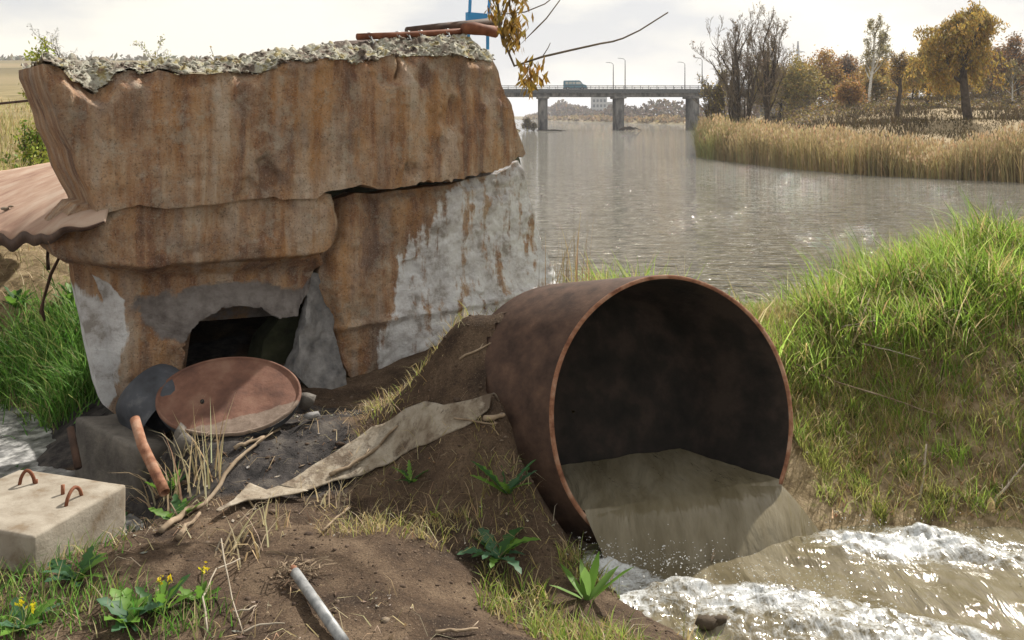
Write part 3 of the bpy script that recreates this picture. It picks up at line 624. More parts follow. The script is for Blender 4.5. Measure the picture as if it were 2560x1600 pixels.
# ------------------------------------------------------------------ culvert pipe with its outflow
CP_ = empty('culvert_pipe', tuple(PIPE_C - np.array([0, 0, PIPE_R])))
tag(CP_, 'large rusty steel culvert pipe pouring murky water into the stream', 'pipe')
rings = [(-0.004, PIPE_R), (0.0, PIPE_R + 0.004), (0.05, PIPE_R), (0.6, PIPE_R), (1.3, PIPE_R), (1.9, PIPE_R)]
n = 96; a = np.linspace(0, 2 * np.pi, n, endpoint=False)
def ring(Lb, r, wob=0.006): 
    rr = r + wob * vnoise(np.cos(a) * 2 + 3, np.sin(a) * 2, Lb, seed=91)
    return PIPE_C + PIPE_A * Lb + np.outer(rr * np.cos(a), PIPE_T) + np.outer(rr * np.sin(a), PIPE_U)
loc = np.array(CP_.location)
def ringset(rs): 
    V = np.concatenate([ring(Lb, r) for Lb, r in rs]) - loc
    F_ = [[k * n + i, k * n + (i + 1) % n, (k + 1) * n + (i + 1) % n, (k + 1) * n + i] for k in range(len(rs) - 1) for i in range(n)]
    return V, F_
TH = 0.028
V, F_ = ringset([(0.003, PIPE_R - 0.004), (0.05, PIPE_R), (0.25, PIPE_R), (0.5, PIPE_R), (PIPE_LEN, PIPE_R)])
link('shell', mesh('shell', V, F_, M['rust_dark'], True), CP_)
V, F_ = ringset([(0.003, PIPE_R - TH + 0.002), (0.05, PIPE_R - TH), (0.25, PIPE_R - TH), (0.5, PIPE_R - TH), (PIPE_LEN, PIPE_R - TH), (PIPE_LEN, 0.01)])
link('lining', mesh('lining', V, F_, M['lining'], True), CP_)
V, F_ = ringset([(0.004, PIPE_R - 0.003), (-0.004, PIPE_R - 0.006), (-0.004, PIPE_R - TH + 0.004), (0.004, PIPE_R - TH + 0.001)])
link('rim', mesh('rim', V, F_, M['rust_orange'], True), CP_)

# outflow: level in the pipe, a smooth tongue over the lip, then the stream
WL = 1.39
def tongue():
    nu, nl = 90, 150
    u = np.linspace(-1, 1, nu); rows = []; foam = []
    Ri = PIPE_R - TH - 0.004
    for k in range(nl):
        t = k / (nl - 1)
        Lb = (PIPE_LEN - 0.02) * (1 - t * 2.6) if t < 1 / 2.6 else 0.0
        if t < 1 / 2.6:
            # inside: width where the level cuts the tube
            c = PIPE_C + PIPE_A * Lb; zc = c[2]
            h = (WL - zc) / PIPE_U[2]; c2 = c + PIPE_U * h
            half = math.sqrt(max(Ri * Ri - h * h, 0.02)); pr = c2 + np.outer(u * half, PIPE_T); pr[:, 2] = WL
            rows.append(pr); foam.append(0 * u)
        else:
            q = (t - 1 / 2.6) / (1 - 1 / 2.6)
            h = (WL - PIPE_C[2]) / PIPE_U[2]; c2 = PIPE_C + PIPE_U * h; half = math.sqrt(Ri * Ri - h * h)
            pr = c2 + np.outer(u * half, PIPE_T)
            run = q * 1.25; drop = min(0.245, 0.30 * (run / 0.55) ** 2.0)
            edge = np.abs(u) ** 3
            fx = PIPE_N[0] * run + 0.42 * run * run; fy = PIPE_N[1] * run * 0.80 + 0.28 * run * run
            pr[:, 0] += fx + 0.10 * run * u; pr[:, 1] += fy - 0.05 * run * u
            pr[:, 2] = WL - drop - edge * (0.10 * min(1, run * 3) + 0.02) - 0.03 * min(1, run * 2)
            rows.append(pr); foam.append(np.full(nu, 0.0))
    V = np.array(rows); fm = np.array(foam)
    V[..., 2] += 0.014 * fbm(V[..., 0] * 5 + V[..., 1] * 1.5, V[..., 1] * 2, seed=95) + 0.005 * fbm(V[..., 0] * 16 + V[..., 1] * 5, V[..., 1] * 4, seed=96)
    ii = (np.arange(nl - 1)[:, None] * nu + np.arange(nu - 1)[None, :]).ravel()
    return V.reshape(-1, 3), np.stack([ii, ii + nu, ii + nu + 1, ii + 1], 1), fm.ravel()
V, Fq, fm = tongue()
tag(link('outflow_water', mesh('outflow_water', V, Fq, M['murky'], True, attrs=dict(foam=fm))), 'smooth murky water pouring from the pipe mouth', kind='structure')
# stream surface, churned into foam where the tongue lands
sx, sy = np.meshgrid(np.arange(0.1, 4.6, 0.014), np.arange(3.0, 5.4, 0.014))
land_pts = np.array([PZ(*q, STREAM_Z)[:2] for q in ((1470, 1400), (1540, 1425), (1620, 1448), (1720, 1475), (1830, 1490), (1960, 1490), (2100, 1520), (2260, 1560), (2420, 1600), (2520, 1650))])
ret_pts = np.array([PZ(*q, STREAM_Z)[:2] for q in ((2120, 1360), (2200, 1375), (2300, 1370), (2420, 1385), (2560, 1400), (2700, 1440))])
def polydist(x, y, pts):
    d = np.full(x.shape, 1e9)
    for (ax, ay), (bx, by) in zip(pts[:-1], pts[1:]):
        ex, ey = bx - ax, by - ay; t = np.clip(((x - ax) * ex + (y - ay) * ey) / (ex * ex + ey * ey), 0, 1)
        d = np.minimum(d, np.hypot(x - ax - t * ex, y - ay - t * ey))
    return d
d1, d2 = polydist(sx, sy, land_pts), polydist(sx, sy, ret_pts)
ly = np.interp(sx, land_pts[:, 0], land_pts[:, 1]); below = sy < ly
nz = fbm(sx * 2.6, sy * 4.0, oct=3, seed=106); nz2 = fbm(sx * 9, sy * 12, oct=3, seed=107)
d1 = d1 + 0.07 * nz + 0.04 * nz2; d2 = d2 + 0.09 * nz + 0.05 * nz2
f1 = np.exp(-(np.abs(d1) / np.where(below, 0.5, 0.08)) ** 2) * (0.9 + 0.8 * nz + 0.35 * nz2) * sstep(3.4, 2.4, sx); f2 = (0.85 + 0.9 * nz) * np.exp(-(d2 / 0.2) ** 2)
f1, f2 = np.clip(f1, 0, 1), np.clip(f2, 0, 1)
ft_ = np.maximum(f1, f2)
sz = STREAM_Z + 0.035 * fbm(sx * 2.2 + sy, sy * 4.5, oct=3, seed=101) + ft_ * (0.015 + 0.11 * np.abs(fbm(sx * 4 + sy * 2, sy * 6, oct=3, seed=102)) + 0.03 * np.abs(vnoise(sx * 22, sy * 26, seed=103)) * np.clip(0.5 + vnoise(sx * 5, sy * 5, seed=108), 0, 1))
V = np.stack([sx, sy, sz], -1).reshape(-1, 3); n1 = sx.shape[1]
ii = (np.arange(sx.shape[0] - 1)[:, None] * n1 + np.arange(n1 - 1)[None, :]).ravel()
Fs = np.stack([ii, ii + 1, ii + n1 + 1, ii + n1], 1); cc = V[Fs].mean(1)
keep = (ground_h(cc[:, 0], cc[:, 1]) < cc[:, 2] + 0.06) & ~in_pipe(cc, 0.0)
stream = link('stream', mesh('stream', V, Fs[keep], M['murky'], True, attrs=dict(foam=(ft_ * 0.95 + 0.25 * fbm(sx * 2, sy * 2, seed=104)).ravel())))
tag(stream, 'turbulent brown stream with white foam below the pipe', kind='structure')
# spray thrown up along both foam lines
pos = []
for pts, k, hgt in ((land_pts[:8], 900, 0.15), (ret_pts, 350, 0.09)):
    seg = rng.integers(0, len(pts) - 1, k); t = rng.random(k)
    p = pts[seg] * (1 - t[:, None]) + pts[seg + 1] * t[:, None] + rng.standard_normal((k, 2)) * 0.11
    clump = 0.4 + 0.9 * np.clip(vnoise(p[:, 0] * 6, p[:, 1] * 6, seed=105), 0, 1)
    pos.append(np.c_[p, STREAM_Z + 0.06 + np.abs(rng.standard_normal(k)) * hgt * 0.55 * clump])
pos = np.concatenate(pos)
V_, F_ = scatter_rocks(pos, np.exp(rng.normal(-5.95, 0.4, len(pos))), 9, 1.0)
tag(link('splash_drops', mesh('splash_drops', V_, F_, M['drop'], True)), 'white drops of spray thrown up along the foam', kind='stuff')
# ------------------------------------------------------------------ bridge, lamps, minibus
BY = 214.0
def bx_(px): return (px - CX) / F * BY
def bz_(py): return CAMZ - (py - HY) / F * BY
BR = empty('road_bridge', (bx_(1550), BY, 0)); tag(BR, 'long grey concrete road bridge on round piers across the river', 'bridge')
bo = np.array(BR.location)
def bridge_part(name, mat, *boxes):
    mb = MB()
    for x0, x1, y0, y1, z0, z1 in boxes: mb.box(x0 - bo[0], x1 - bo[0], y0 - bo[1], y1 - bo[1], z0, z1)
    return mb.obj(name, mat, BR)
X0, X1 = -75.0, 95.0
bridge_part('deck', M['bridge'], (X0, X1, BY - 1.0, BY + 9.0, bz_(231), bz_(224)))
bridge_part('kerb_beam', M['railing'], (X0, X1, BY - 1.35, BY - 1.003, bz_(233), bz_(223)))
for yy in (BY - 0.4, BY + 2.5, BY + 5.4, BY + 7.9): bridge_part('girder', M['bridge'], (X0, X1, yy, yy + 0.8, bz_(241), bz_(231) - 0.003))
for yy in (BY - 1.15, BY + 8.6):
    bridge_part('railing', M['railing'], *[(x, x + 0.12, yy, yy + 0.1, bz_(223), bz_(214)) for x in np.arange(X0, X1, 2.0)], (X0, X1, yy - 0.004, yy + 0.104, bz_(215), bz_(214) + 0.02), (X0, X1, yy - 0.004, yy + 0.104, bz_(219.5), bz_(218.7)))
for px in (975, 1168, 1358, 1550, 1738, 1930):
    x = bx_(px); mb = MB()
    for yy in (BY + 0.6, BY + 6.4): mb.tube([(x - bo[0], yy - bo[1], -1.5), (x - bo[0], yy - bo[1], bz_(246))], 1.1, 16)
    pr = mb.obj('pier', M['bridge'], BR, True)
    mb = MB(); mb.box(x - 1.45 - bo[0], x + 1.45 - bo[0], -1.2, 8.6, bz_(246), bz_(241) - 0.003); mb.obj('pier_cap', M['bridge'], pr)
def lamp(px, top, yoff, label):
    o = empty('street_lamp', (bx_(px), BY + yoff, bz_(224))); tag(o, label, 'street lamp', 'lamps on the bridge')
    h = bz_(top) - bz_(224); mb = MB(); mb.tube([(0, 0, 0), (0, 0, h * 0.6), (0, 0, h)], [0.13, 0.11, 0.08], 8); mb.obj('pole', M['railing'], o, True)
    mb = MB(); mb.tube([(0, 0, h - 0.05), (-0.4, 0, h + 0.35), (-1.2, 0, h + 0.5)], 0.06, 6); mb.obj('arm', M['railing'], o, True)
    mb = MB(); mb.add([(-1.1, -0.14, h + 0.4), (-1.9, -0.1, h + 0.44), (-1.9, 0.1, h + 0.44), (-1.1, 0.14, h + 0.4), (-1.1, -0.1, h + 0.56), (-1.8, -0.06, h + 0.54), (-1.8, 0.06, h + 0.54), (-1.1, 0.1, h + 0.56)],
                      [[0, 1, 2, 3], [7, 6, 5, 4], [0, 4, 5, 1], [1, 5, 6, 2], [2, 6, 7, 3], [3, 7, 4, 0]]); mb.obj('lamp_head', M['far_wall'], o)
lamp(1543, 156, 8.3, 'far side lamp post above the bridge pier that has driftwood')
lamp(1562, 151, -0.6, 'near side lamp post above the bridge pier that has driftwood')
lamp(1729, 155, 8.3, 'far side lamp post above the bridge pier nearest the reeds')
lamp(1754, 150, -0.6, 'near side lamp post above the bridge pier nearest the reeds')

BUS = empty('minibus', (bx_(1410), BY + 1.4, bz_(224) + 0.003)); tag(BUS, 'blue grey minibus driving across the bridge', 'minibus')
prof = [(0, .38), (0, 2.05), (0.12, 2.28), (3.7, 2.32), (4.1, 2.2), (4.75, 1.42), (5.5, 1.2), (5.68, 1.0), (5.7, 0.38)]
mb = MB(); n = len(prof); mb.add([(a, 0, b) for a, b in prof] + [(a, 2.0, b) for a, b in prof], [list(range(n)), [2 * n - 1 - i for i in range(n)]] + [[i, n + i, n + (i + 1) % n, (i + 1) % n] for i in range(n)])
bevel(mb.obj('body', M['bus'], BUS), 0.08, 2)
for x0, x1 in ((0.45, 1.15), (1.3, 2.0), (2.15, 2.85)):
    mb = MB(); mb.box(x0, x1, -0.03, 0.02, 1.35, 1.95); mb.obj('window', M['glass_bus'], BUS)
mb = MB(); mb.add([(3.05, -.03, 1.35), (4.45, -.03, 1.38), (4.0, -.03, 1.95), (3.05, -.03, 1.95), (3.05, .02, 1.35), (4.45, .02, 1.38), (4.0, .02, 1.95), (3.05, .02, 1.95)], [[0, 1, 2, 3], [7, 6, 5, 4], [0, 4, 5, 1], [1, 5, 6, 2], [2, 6, 7, 3], [3, 7, 4, 0]]); mb.obj('front_window', M['glass_bus'], BUS)
for x in (1.0, 4.55):
    for y in (-0.04, 1.84):
        mb = MB(); mb.tube([(x, y, .36), (x, y + 0.2, .36)], 0.36, 16); w = mb.obj('wheel', M['tyre'], BUS)
        mb = MB(); mb.tube([(x, y - 0.01 if y < 1 else y + 0.2, .36), (x, y + 0.005 if y < 1 else y + 0.215, .36)], 0.18, 12); mb.obj('hub', M['far_wall'], w)
mb = MB(); mb.box(5.62, 5.73, 0.2, 0.5, 0.75, 0.95); mb.obj('headlight', M['glass_bus'], BUS)
mb = MB(); mb.box(-0.05, 5.75, 0.02, 1.98, 0.30, 0.42); mb.obj('bumper', M['tyre'], BUS)

# ------------------------------------------------------------------ blades, leaves, trees
def blades(pos, h, w, az, lean, cols, nseg=3, curl=0.6, tipcol=None):
    n = len(pos); d = np.stack([np.cos(az), np.sin(az)], -1)
    f = rng.uniform(0, 2 * np.pi, n); side = np.stack([np.cos(f), np.sin(f), 0 * f], -1)
    vs = []
    for k in range(nseg + 1):
        t = k / nseg; hor = lean * t * (1 - curl + curl * t); z = np.sqrt(np.maximum(t * t - hor * hor * 0.85, 0.02 * t * t))
        c = pos + np.concatenate([d * (hor * h)[:, None], (z * h)[:, None]], 1)
        ww = w * (1 - t) ** 0.7
        if k < nseg: vs += [c - side * ww[:, None], c + side * ww[:, None]]
        else: vs.append(c)
    V = np.stack(vs, 1).reshape(-1, 3); k = 2 * nseg + 1; tr = []
    for s in range(nseg - 1): tr += [[2 * s, 2 * s + 1, 2 * s + 3], [2 * s, 2 * s + 3, 2 * s + 2]]
    tr.append([2 * nseg - 2, 2 * nseg - 1, 2 * nseg])
    Ft = (np.array(tr)[None] + (np.arange(n) * k)[:, None, None]).reshape(-1, 3)
    C = np.repeat(cols, k, 0)
    return V, Ft, C
def pal(n, cs, jit=0.18):
    cs = np.array(cs); c = cs[rng.integers(0, len(cs), n)]; return np.clip(c * (1 + jit * rng.standard_normal((n, 1))) * (1 + 0.06 * rng.standard_normal((n, 3))), 0.004, 0.9)
def stuff_blades(name, label, parts, mat):
    V, F_, C = [], [], []; o = 0
    for v, f, c in parts: V.append(v); F_.append(f + o); C.append(c); o += len(v)
    return tag(link(name, mesh(name, np.concatenate(V), np.concatenate(F_), mat, False, cols=np.concatenate(C))), label, kind='stuff')
def quads(pos, size, cols, elong=1.0, hang=0.0, aspect=None):
    n = len(pos); a = rng.standard_normal((n, 3)); a /= np.linalg.norm(a, axis=1)[:, None]
    if hang: a = a * (1 - hang) + np.array([0, 0, -1.0]) * hang; a /= np.linalg.norm(a, axis=1)[:, None]
    b = np.cross(a, rng.standard_normal((n, 3))); b /= np.linalg.norm(b, axis=1)[:, None]
    s = size[:, None]
    V = np.stack([pos - a * s * elong, pos + b * s * 0.5, pos + a * s * elong, pos - b * s * 0.5], 1).reshape(-1, 3)
    F4 = np.arange(n * 4).reshape(-1, 4)
    return V, F4, np.repeat(cols, 4, 0)

def skeleton(H, style, seed):
    rd = random.Random(seed); out = []         # list of (points, radii, level)
    cfg = dict(bare=(5, 0.62, 25, 0.20), round=(4, 0.76, 58, 0.06), willow=(4, 0.74, 52, 0.12), birch=(4, 0.42, 38, 0.10), pollard=(4, 0.5, 30, 0.2), shrub=(3, 0.6, 40, 0.2))[style]
    maxl, ratio, ang, up = cfg
    def grow(p, d, L, r, lv):
        n = 5 if lv < 2 else 4; pts, rad = [p.copy()], [r]
        for k in range(n):
            dr = Vector((rd.gauss(0, 1), rd.gauss(0, 1), rd.gauss(0, 1))) * (0.13 + 0.05 * lv)
            tz = up
            if style == 'willow' and lv >= 2: tz = -0.30 * (k + 1) * (0.6 if lv == 2 else 1.0)
            if style == 'birch' and lv >= 3: tz = -0.25
            d = (d + dr + Vector((0, 0, tz))).normalized(); p = p + d * (L / n)
            pts.append(p.copy()); rad.append(r * (1 - (0.45 if lv == 0 else 0.8) * (k + 1) / n))
        out.append((pts, rad, lv))
        if lv >= maxl - 1: return
        if lv == 0: nb = dict(bare=9, round=9, willow=9, birch=15, pollard=10, shrub=8)[style]
        else: nb = dict(bare=5, round=6, willow=7, birch=5, pollard=5, shrub=5)[style]
        lo = dict(bare=0.10, round=0.28, willow=0.35, birch=0.30, pollard=0.62, shrub=0.05)[style] if lv == 0 else 0.25
        for k in range(nb):
            t = lo + (1 - lo) * (k + rd.random()) / nb; t = min(t, 0.98); q = t * (len(pts) - 1); i = int(q); fr = q - i
            b = pts[i].lerp(pts[min(i + 1, len(pts) - 1)], fr); rb = (rad[i] * (1 - fr) + rad[min(i + 1, len(rad) - 1)] * fr)
            tg = (pts[min(i + 1, len(pts) - 1)] - pts[i]).normalized(); ax = tg.orthogonal().normalized()
            from mathutils import Quaternion
            ax = Quaternion(tg, rd.uniform(0, 6.28)) @ ax; aa = R(ang * rd.uniform(0.6, 1.35))
            nd = (Quaternion(ax, aa) @ tg).normalized()
            LL = L * ratio * rd.uniform(0.7, 1.15) * ((1.15 - 0.55 * t) if lv == 0 else (1 - 0.35 * t))
            grow(b, nd, LL, max(rb * 0.6, 0.008), lv + 1)
    L0 = H * dict(bare=0.62, round=0.62, willow=0.62, birch=0.93, pollard=0.55, shrub=0.5)[style]
    r0 = H * dict(bare=0.017, round=0.022, willow=0.033, birch=0.012, pollard=0.035, shrub=0.02)[style]
    grow(Vector((0, 0, -0.2)), Vector((rd.gauss(0, .05), rd.gauss(0, .05), 1)).normalized(), L0, r0, 0)
    return out
def tree(name, label, cat, base, H, style, seed, cols, nleaf, lsize, bark='bark', group='trees on the far bank', stems=1, spread=0.0, twigc=(0.17, 0.135, 0.095), fat=1.0):
    o = empty(name, tuple(base)); tag(o, label, cat, group)
    tr, cr, lp = MB(), MB(), []
    for s in range(stems):
        sh = Vector((spread * math.cos(s * 2.4) * s, spread * math.sin(s * 2.4) * s, 0)) * 0.6
        sk = skeleton(H * (1 - 0.12 * s), style, seed + 31 * s)
        zmax = max(p[-1].z for p, _, _ in sk); k = H * (1 - 0.12 * s) / zmax
        for pts, rad, lv in sk:
            pts = [Vector((p.x * k * (1.0 if style != 'bare' else 0.9), p.y * k, p.z * k)) + sh for p in pts]
            if lv <= 1: tr.tube(pts, [r * fat for r in rad], 7 if lv == 0 else 5, True)
            else: cr.tube(pts, [max(r, 0.011) * fat for r in rad], 3, False, c=twigc)
            if lv >= (2 if style != 'bare' else 3):
                for a, b in zip(pts[:-1], pts[1:]): lp.append((a, b))
    tr.obj('trunk', M[bark], o, True)
    V, F_, C = np.array(cr.v), cr.f, np.array(cr.c)
    lpn = np.array([[*a, *b] for a, b in lp]); k = rng.integers(0, len(lpn), nleaf); t = rng.random((nleaf, 1))
    pos = lpn[k, :3] * (1 - t) + lpn[k, 3:] * t + rng.standard_normal((nleaf, 3)) * lsize * (2.2 if style == 'round' else 1.4)
    lc = pal(nleaf, cols, 0.22) * (0.72 + 0.5 * (0.5 + 0.5 * vnoise(pos[:, 0] * 0.9, pos[:, 1] * 0.9, pos[:, 2] * 0.9, seed=seed)))[:, None]
    Vq, Fq, Cq = quads(pos, lsize * rng.uniform(0.5, 1.15, nleaf), lc, 1.0 if style != 'willow' else 1.5, 0.0 if style != 'willow' else 0.55)
    me = mesh('crown', np.concatenate([V, Vq]), np.concatenate([np.array(F_).reshape(-1, 4), Fq + len(V)]), M['leaf'], cols=np.concatenate([C, Cq]))
    link('crown', me, o)
    return o
def TB(px, Y, py=None):
    x = (px - CX) / F * Y; return (x, Y, float(ground_h(np.array([x]), np.array([Y]))[0]) - 0.05)
def TH_(px, top, Y): b = TB(px, Y); return CAMZ + (HY - top) / F * Y - b[2]
GOLD = [(0.40, 0.26, 0.06), (0.46, 0.30, 0.08), (0.32, 0.23, 0.06)]; OLIVE = [(0.29, 0.23, 0.07), (0.35, 0.27, 0.08), (0.21, 0.18, 0.065)]
RUSTY = [(0.36, 0.19, 0.07), (0.40, 0.23, 0.08), (0.27, 0.16, 0.07)]; GREYB = [(0.22, 0.175, 0.13), (0.18, 0.145, 0.11), (0.26, 0.2, 0.14)]; PALE = [(0.34, 0.28, 0.12), (0.28, 0.24, 0.11), (0.22, 0.2, 0.09)]
T = lambda px, top, Y, style, seed, cols, nl, ls, label, name='tree', **k: tree(name, label, 'tree', TB(px, Y), TH_(px, top, Y), style, seed, cols, nl, ls, **k)
T(1848, 12, 86, 'bare', 5, GREYB, 900, 0.14, 'tall bare many stemmed tree at the tip of the reedy spit', 'bare_tree', stems=3, spread=1.0, fat=1.2, twigc=(0.24, 0.19, 0.13))
T(1922, 10, 90, 'bare', 12, GREYB, 700, 0.14, 'slender bare tree just right of the many stemmed one', 'bare_tree', stems=2, spread=0.7, fat=1.2, twigc=(0.24, 0.19, 0.13))
T(1800, 150, 98, 'bare', 19, OLIVE, 1200, 0.16, 'low leaning bare tree overhanging the bridge end', 'bare_tree', stems=3, spread=1.2, fat=1.3)
T(1950, 140, 120, 'round', 21, OLIVE, 9747, 0.211, 'olive leaved tree behind the slender bare tree', 'olive_tree')
T(2020, 128, 126, 'round', 22, GOLD + RUSTY, 9234, 0.211, 'gold leaved tree left of the brown one', 'golden_tree')
T(2086, 142, 130, 'round', 23, GREYB + RUSTY[:1], 9234, 0.211, 'brown half bare tree between gold tree and birch', 'brown_tree')
T(2173, 34, 112, 'birch', 24, PALE, 4370, 0.125, 'tall white stemmed birch above the hummock', 'birch_tree', bark='birch', fat=1.5)
T(2126, 205, 104, 'round', 25, RUSTY + GOLD[:1], 6156, 0.158, 'small orange leaved tree beside the birch', 'orange_tree')
T(2205, 150, 128, 'round', 26, GOLD, 6669, 0.191, 'golden tree right behind the birch', 'golden_tree')
T(2242, 128, 88, 'pollard', 27, GOLD + GREYB, 2470, 0.106, 'pollarded tree with thick dark trunk on the mound', 'pollard_tree', fat=1.1)
T(2216, 128, 140, 'bare', 28, PALE, 300, 0.14, 'pale bare tree seen behind the pollard', 'bare_tree', bark='bark_pale', fat=1.4, twigc=(0.3, 0.26, 0.2))
T(2318, 105, 100, 'willow', 29, OLIVE + GOLD, 10450, 0.158, 'drooping olive willow left of the largest willow', 'willow_tree', fat=0.8)
T(2288, 118, 135, 'bare', 30, GREYB, 500, 0.14, 'grey bare tree behind the drooping willow', 'bare_tree', fat=1.3)
T(2422, 16, 74, 'willow', 31, GOLD + OLIVE[:2], 18050, 0.132, 'largest golden willow with thick dark forked trunk', 'willow_tree', fat=1.25)
T(2385, 190, 118, 'round', 32, OLIVE + GOLD, 7695, 0.191, 'olive tree half hidden behind the largest willow', 'olive_tree')
T(2545, 92, 108, 'round', 33, RUSTY + GREYB, 9747, 0.185, 'rusty brown tree at the right edge of the wood', 'brown_tree')
T(2527, 150, 104, 'birch', 34, PALE, 950, 0.106, 'thin white birch beside the rusty brown tree', 'birch_tree', bark='birch', fat=1.5)
T(2490, 150, 128, 'round', 35, RUSTY + OLIVE, 8208, 0.198, 'russet tree between the largest willow and the thin birch', 'brown_tree')
T(1985, 190, 140, 'round', 36, GREYB + OLIVE[:1], 7695, 0.211, 'dull brown tree filling the gap behind olive and gold trees', 'brown_tree')
T(2140, 165, 142, 'round', 37, GREYB + RUSTY[:1], 8208, 0.218, 'grey brown tree behind the birch stem', 'brown_tree')
T(2345, 170, 142, 'round', 38, GREYB + OLIVE, 8208, 0.218, 'grey tree in the back row left of largest willow', 'brown_tree')
T(2250, 175, 150, 'round', 39, GREYB, 8208, 0.224, 'dark bare crowned tree behind the pollard trunk', 'brown_tree')
T(2440, 175, 145, 'round', 40, GREYB + RUSTY, 8208, 0.224, 'brown tree in the back row behind the largest willow', 'brown_tree')

for k_, (px, top, Y_, pal_, lb) in enumerate(((1925, 175, 132, OLIVE + GREYB, 'dim olive tree behind the slender bare tree foot'), (1970, 158, 150, GREYB, 'grey tree between olive and gold crowns, back row'), (2050, 160, 148, GREYB + GOLD, 'tan tree in the back row between gold and brown trees'),
        (2105, 150, 150, RUSTY + GREYB, 'rust tinged tree in the back row left of the birch'), (2190, 190, 120, OLIVE + GOLD[:1], 'low olive tree right of the birch stem'), (2280, 150, 118, GOLD + OLIVE, 'gold and olive tree between pollard and drooping willow'),
        (2365, 140, 132, GREYB + OLIVE, 'dull olive tree left behind the largest willow'), (2470, 130, 120, OLIVE + RUSTY[:1], 'olive tree at the right flank of the largest willow'), (2515, 165, 140, GREYB + RUSTY[:1], 'grey brown tree behind the thin birch'), (2572, 120, 120, RUSTY + GOLD[:1], 'russet tree cut by the right picture edge'))):
    T(px, top, Y_, 'round', 60 + k_, pal_, 6500, 0.2, lb, 'autumn_tree')
# undergrowth below the trees
x = rng.uniform(20, 95, 60000); y = rng.uniform(92, 160, 60000); k = (river_sd(x, y) > 9) & (vnoise(x * 0.12, y * 0.1, seed=69) > -0.25) & (x / y > 0.235); x, y = x[k], y[k]; n = len(x); k = rng.permutation(n)[:42000]; x, y = x[k], y[k]; n = len(x)
hh = (0.8 + 5.0 * sstep(104, 135, y)) * (0.75 + 0.7 * vnoise(x * 0.3, y * 0.3, seed=70))
Vq, Fq, Cq = quads(np.c_[x, y, ground_h(x, y, False) + rng.random(n) * np.maximum(hh, 0.4)], rng.uniform(0.09, 0.2, n), pal(n, GREYB + GOLD[2:] + RUSTY[2:] + OLIVE, 0.25) * 0.72, 1.1, 0.2)
tag(link('undergrowth', mesh('undergrowth', Vq, Fq, M['leaf'], cols=Cq)), 'brown scrub filling the wood between the tree trunks', kind='stuff')
# reeds round the spit
def shore_points(n, lo, hi, xr, yr):
    P_ = []
    while sum(map(len, P_)) < n:
        x = rng.uniform(*xr, 20000); y = rng.uniform(*yr, 20000); sd = river_sd(x, y); k = (sd > lo) & (sd < hi); P_.append(np.c_[x[k], y[k]])
    return np.concatenate(P_)[:n]
xy = np.concatenate([shore_points(24000, -0.6, 4.2, (14, 34), (43, 86)), shore_points(3000, -0.5, 3.5, (16, 36), (84, 150))])
z = ground_h(xy[:, 0], xy[:, 1], False); n = len(xy)
edge = np.clip(river_sd(xy[:, 0], xy[:, 1]) / 4, 0, 1)
h = (2.15 + 1.7 * fbm(xy[:, 0] * 0.4, xy[:, 1] * 0.4, oct=2, seed=71) + 0.55 * sstep(58, 76, xy[:, 1])) * rng.uniform(0.72, 1.12, n) 
cl = pal(n, [(0.44, 0.345, 0.18), (0.50, 0.40, 0.22), (0.36, 0.28, 0.14), (0.34, 0.295, 0.13)], 0.16)
cl *= (0.85 + 0.35 * vnoise(xy[:, 0] * 0.7, xy[:, 1] * 0.7, seed=72))[:, None]
cl = np.where((xy[:, 1] > 70)[:, None], cl * np.array([0.86, 1.02, 0.85]), cl)
reedp = [blades(np.c_[xy, np.maximum(z, -0.1)], h, np.full(n, 0.024), rng.uniform(0, 6.28, n), np.abs(rng.standard_normal(n)) * 0.24, cl, 3, 0.8)]
kk = rng.random(n) < 0.5; tp = np.c_[xy, np.maximum(z, -0.1) + h * 0.93][kk]
Vq, Fq, Cq = quads(tp, rng.uniform(0.06, 0.12, len(tp)), pal(len(tp), [(0.46, 0.36, 0.22), (0.40, 0.29, 0.16)], .1), 1.5, 0.75)
stuff_blades('reed_bed', 'tan reed bed along the shore of the wooded spit', reedp + [(Vq, np.concatenate([Fq[:, :3], Fq[:, [0, 2, 3]]]), Cq)], M['dry'])
# rough grass and scrub on the hummocks
x = rng.uniform(16, 75, 70000); y = rng.uniform(48, 150, 70000); sd = river_sd(x, y); k = (sd > 3.5) & (x / y < 0.64); x, y = x[k], y[k]; n = len(x); z = ground_h(x, y, False)
cn = vnoise(x * 0.25, y * 0.18, seed=75)
cl = np.where((cn > 0.15)[:, None], pal(n, [(0.10, 0.075, 0.033), (0.08, 0.058, 0.03)]), pal(n, [(0.115, 0.082, 0.033), (0.085, 0.065, 0.027), (0.13, 0.10, 0.042)]))
stuff_blades('rough_grass', 'brown rough grass covering the hummocks behind the reeds', [blades(np.c_[x, y, z - 0.03], rng.uniform(0.12, 0.38, n) * np.where(cn > 0.15, 2.6, 1), np.full(n, 0.04), rng.uniform(0, 6.28, n), rng.uniform(0.1, 0.8, n), cl, 2)], M['scrub'])

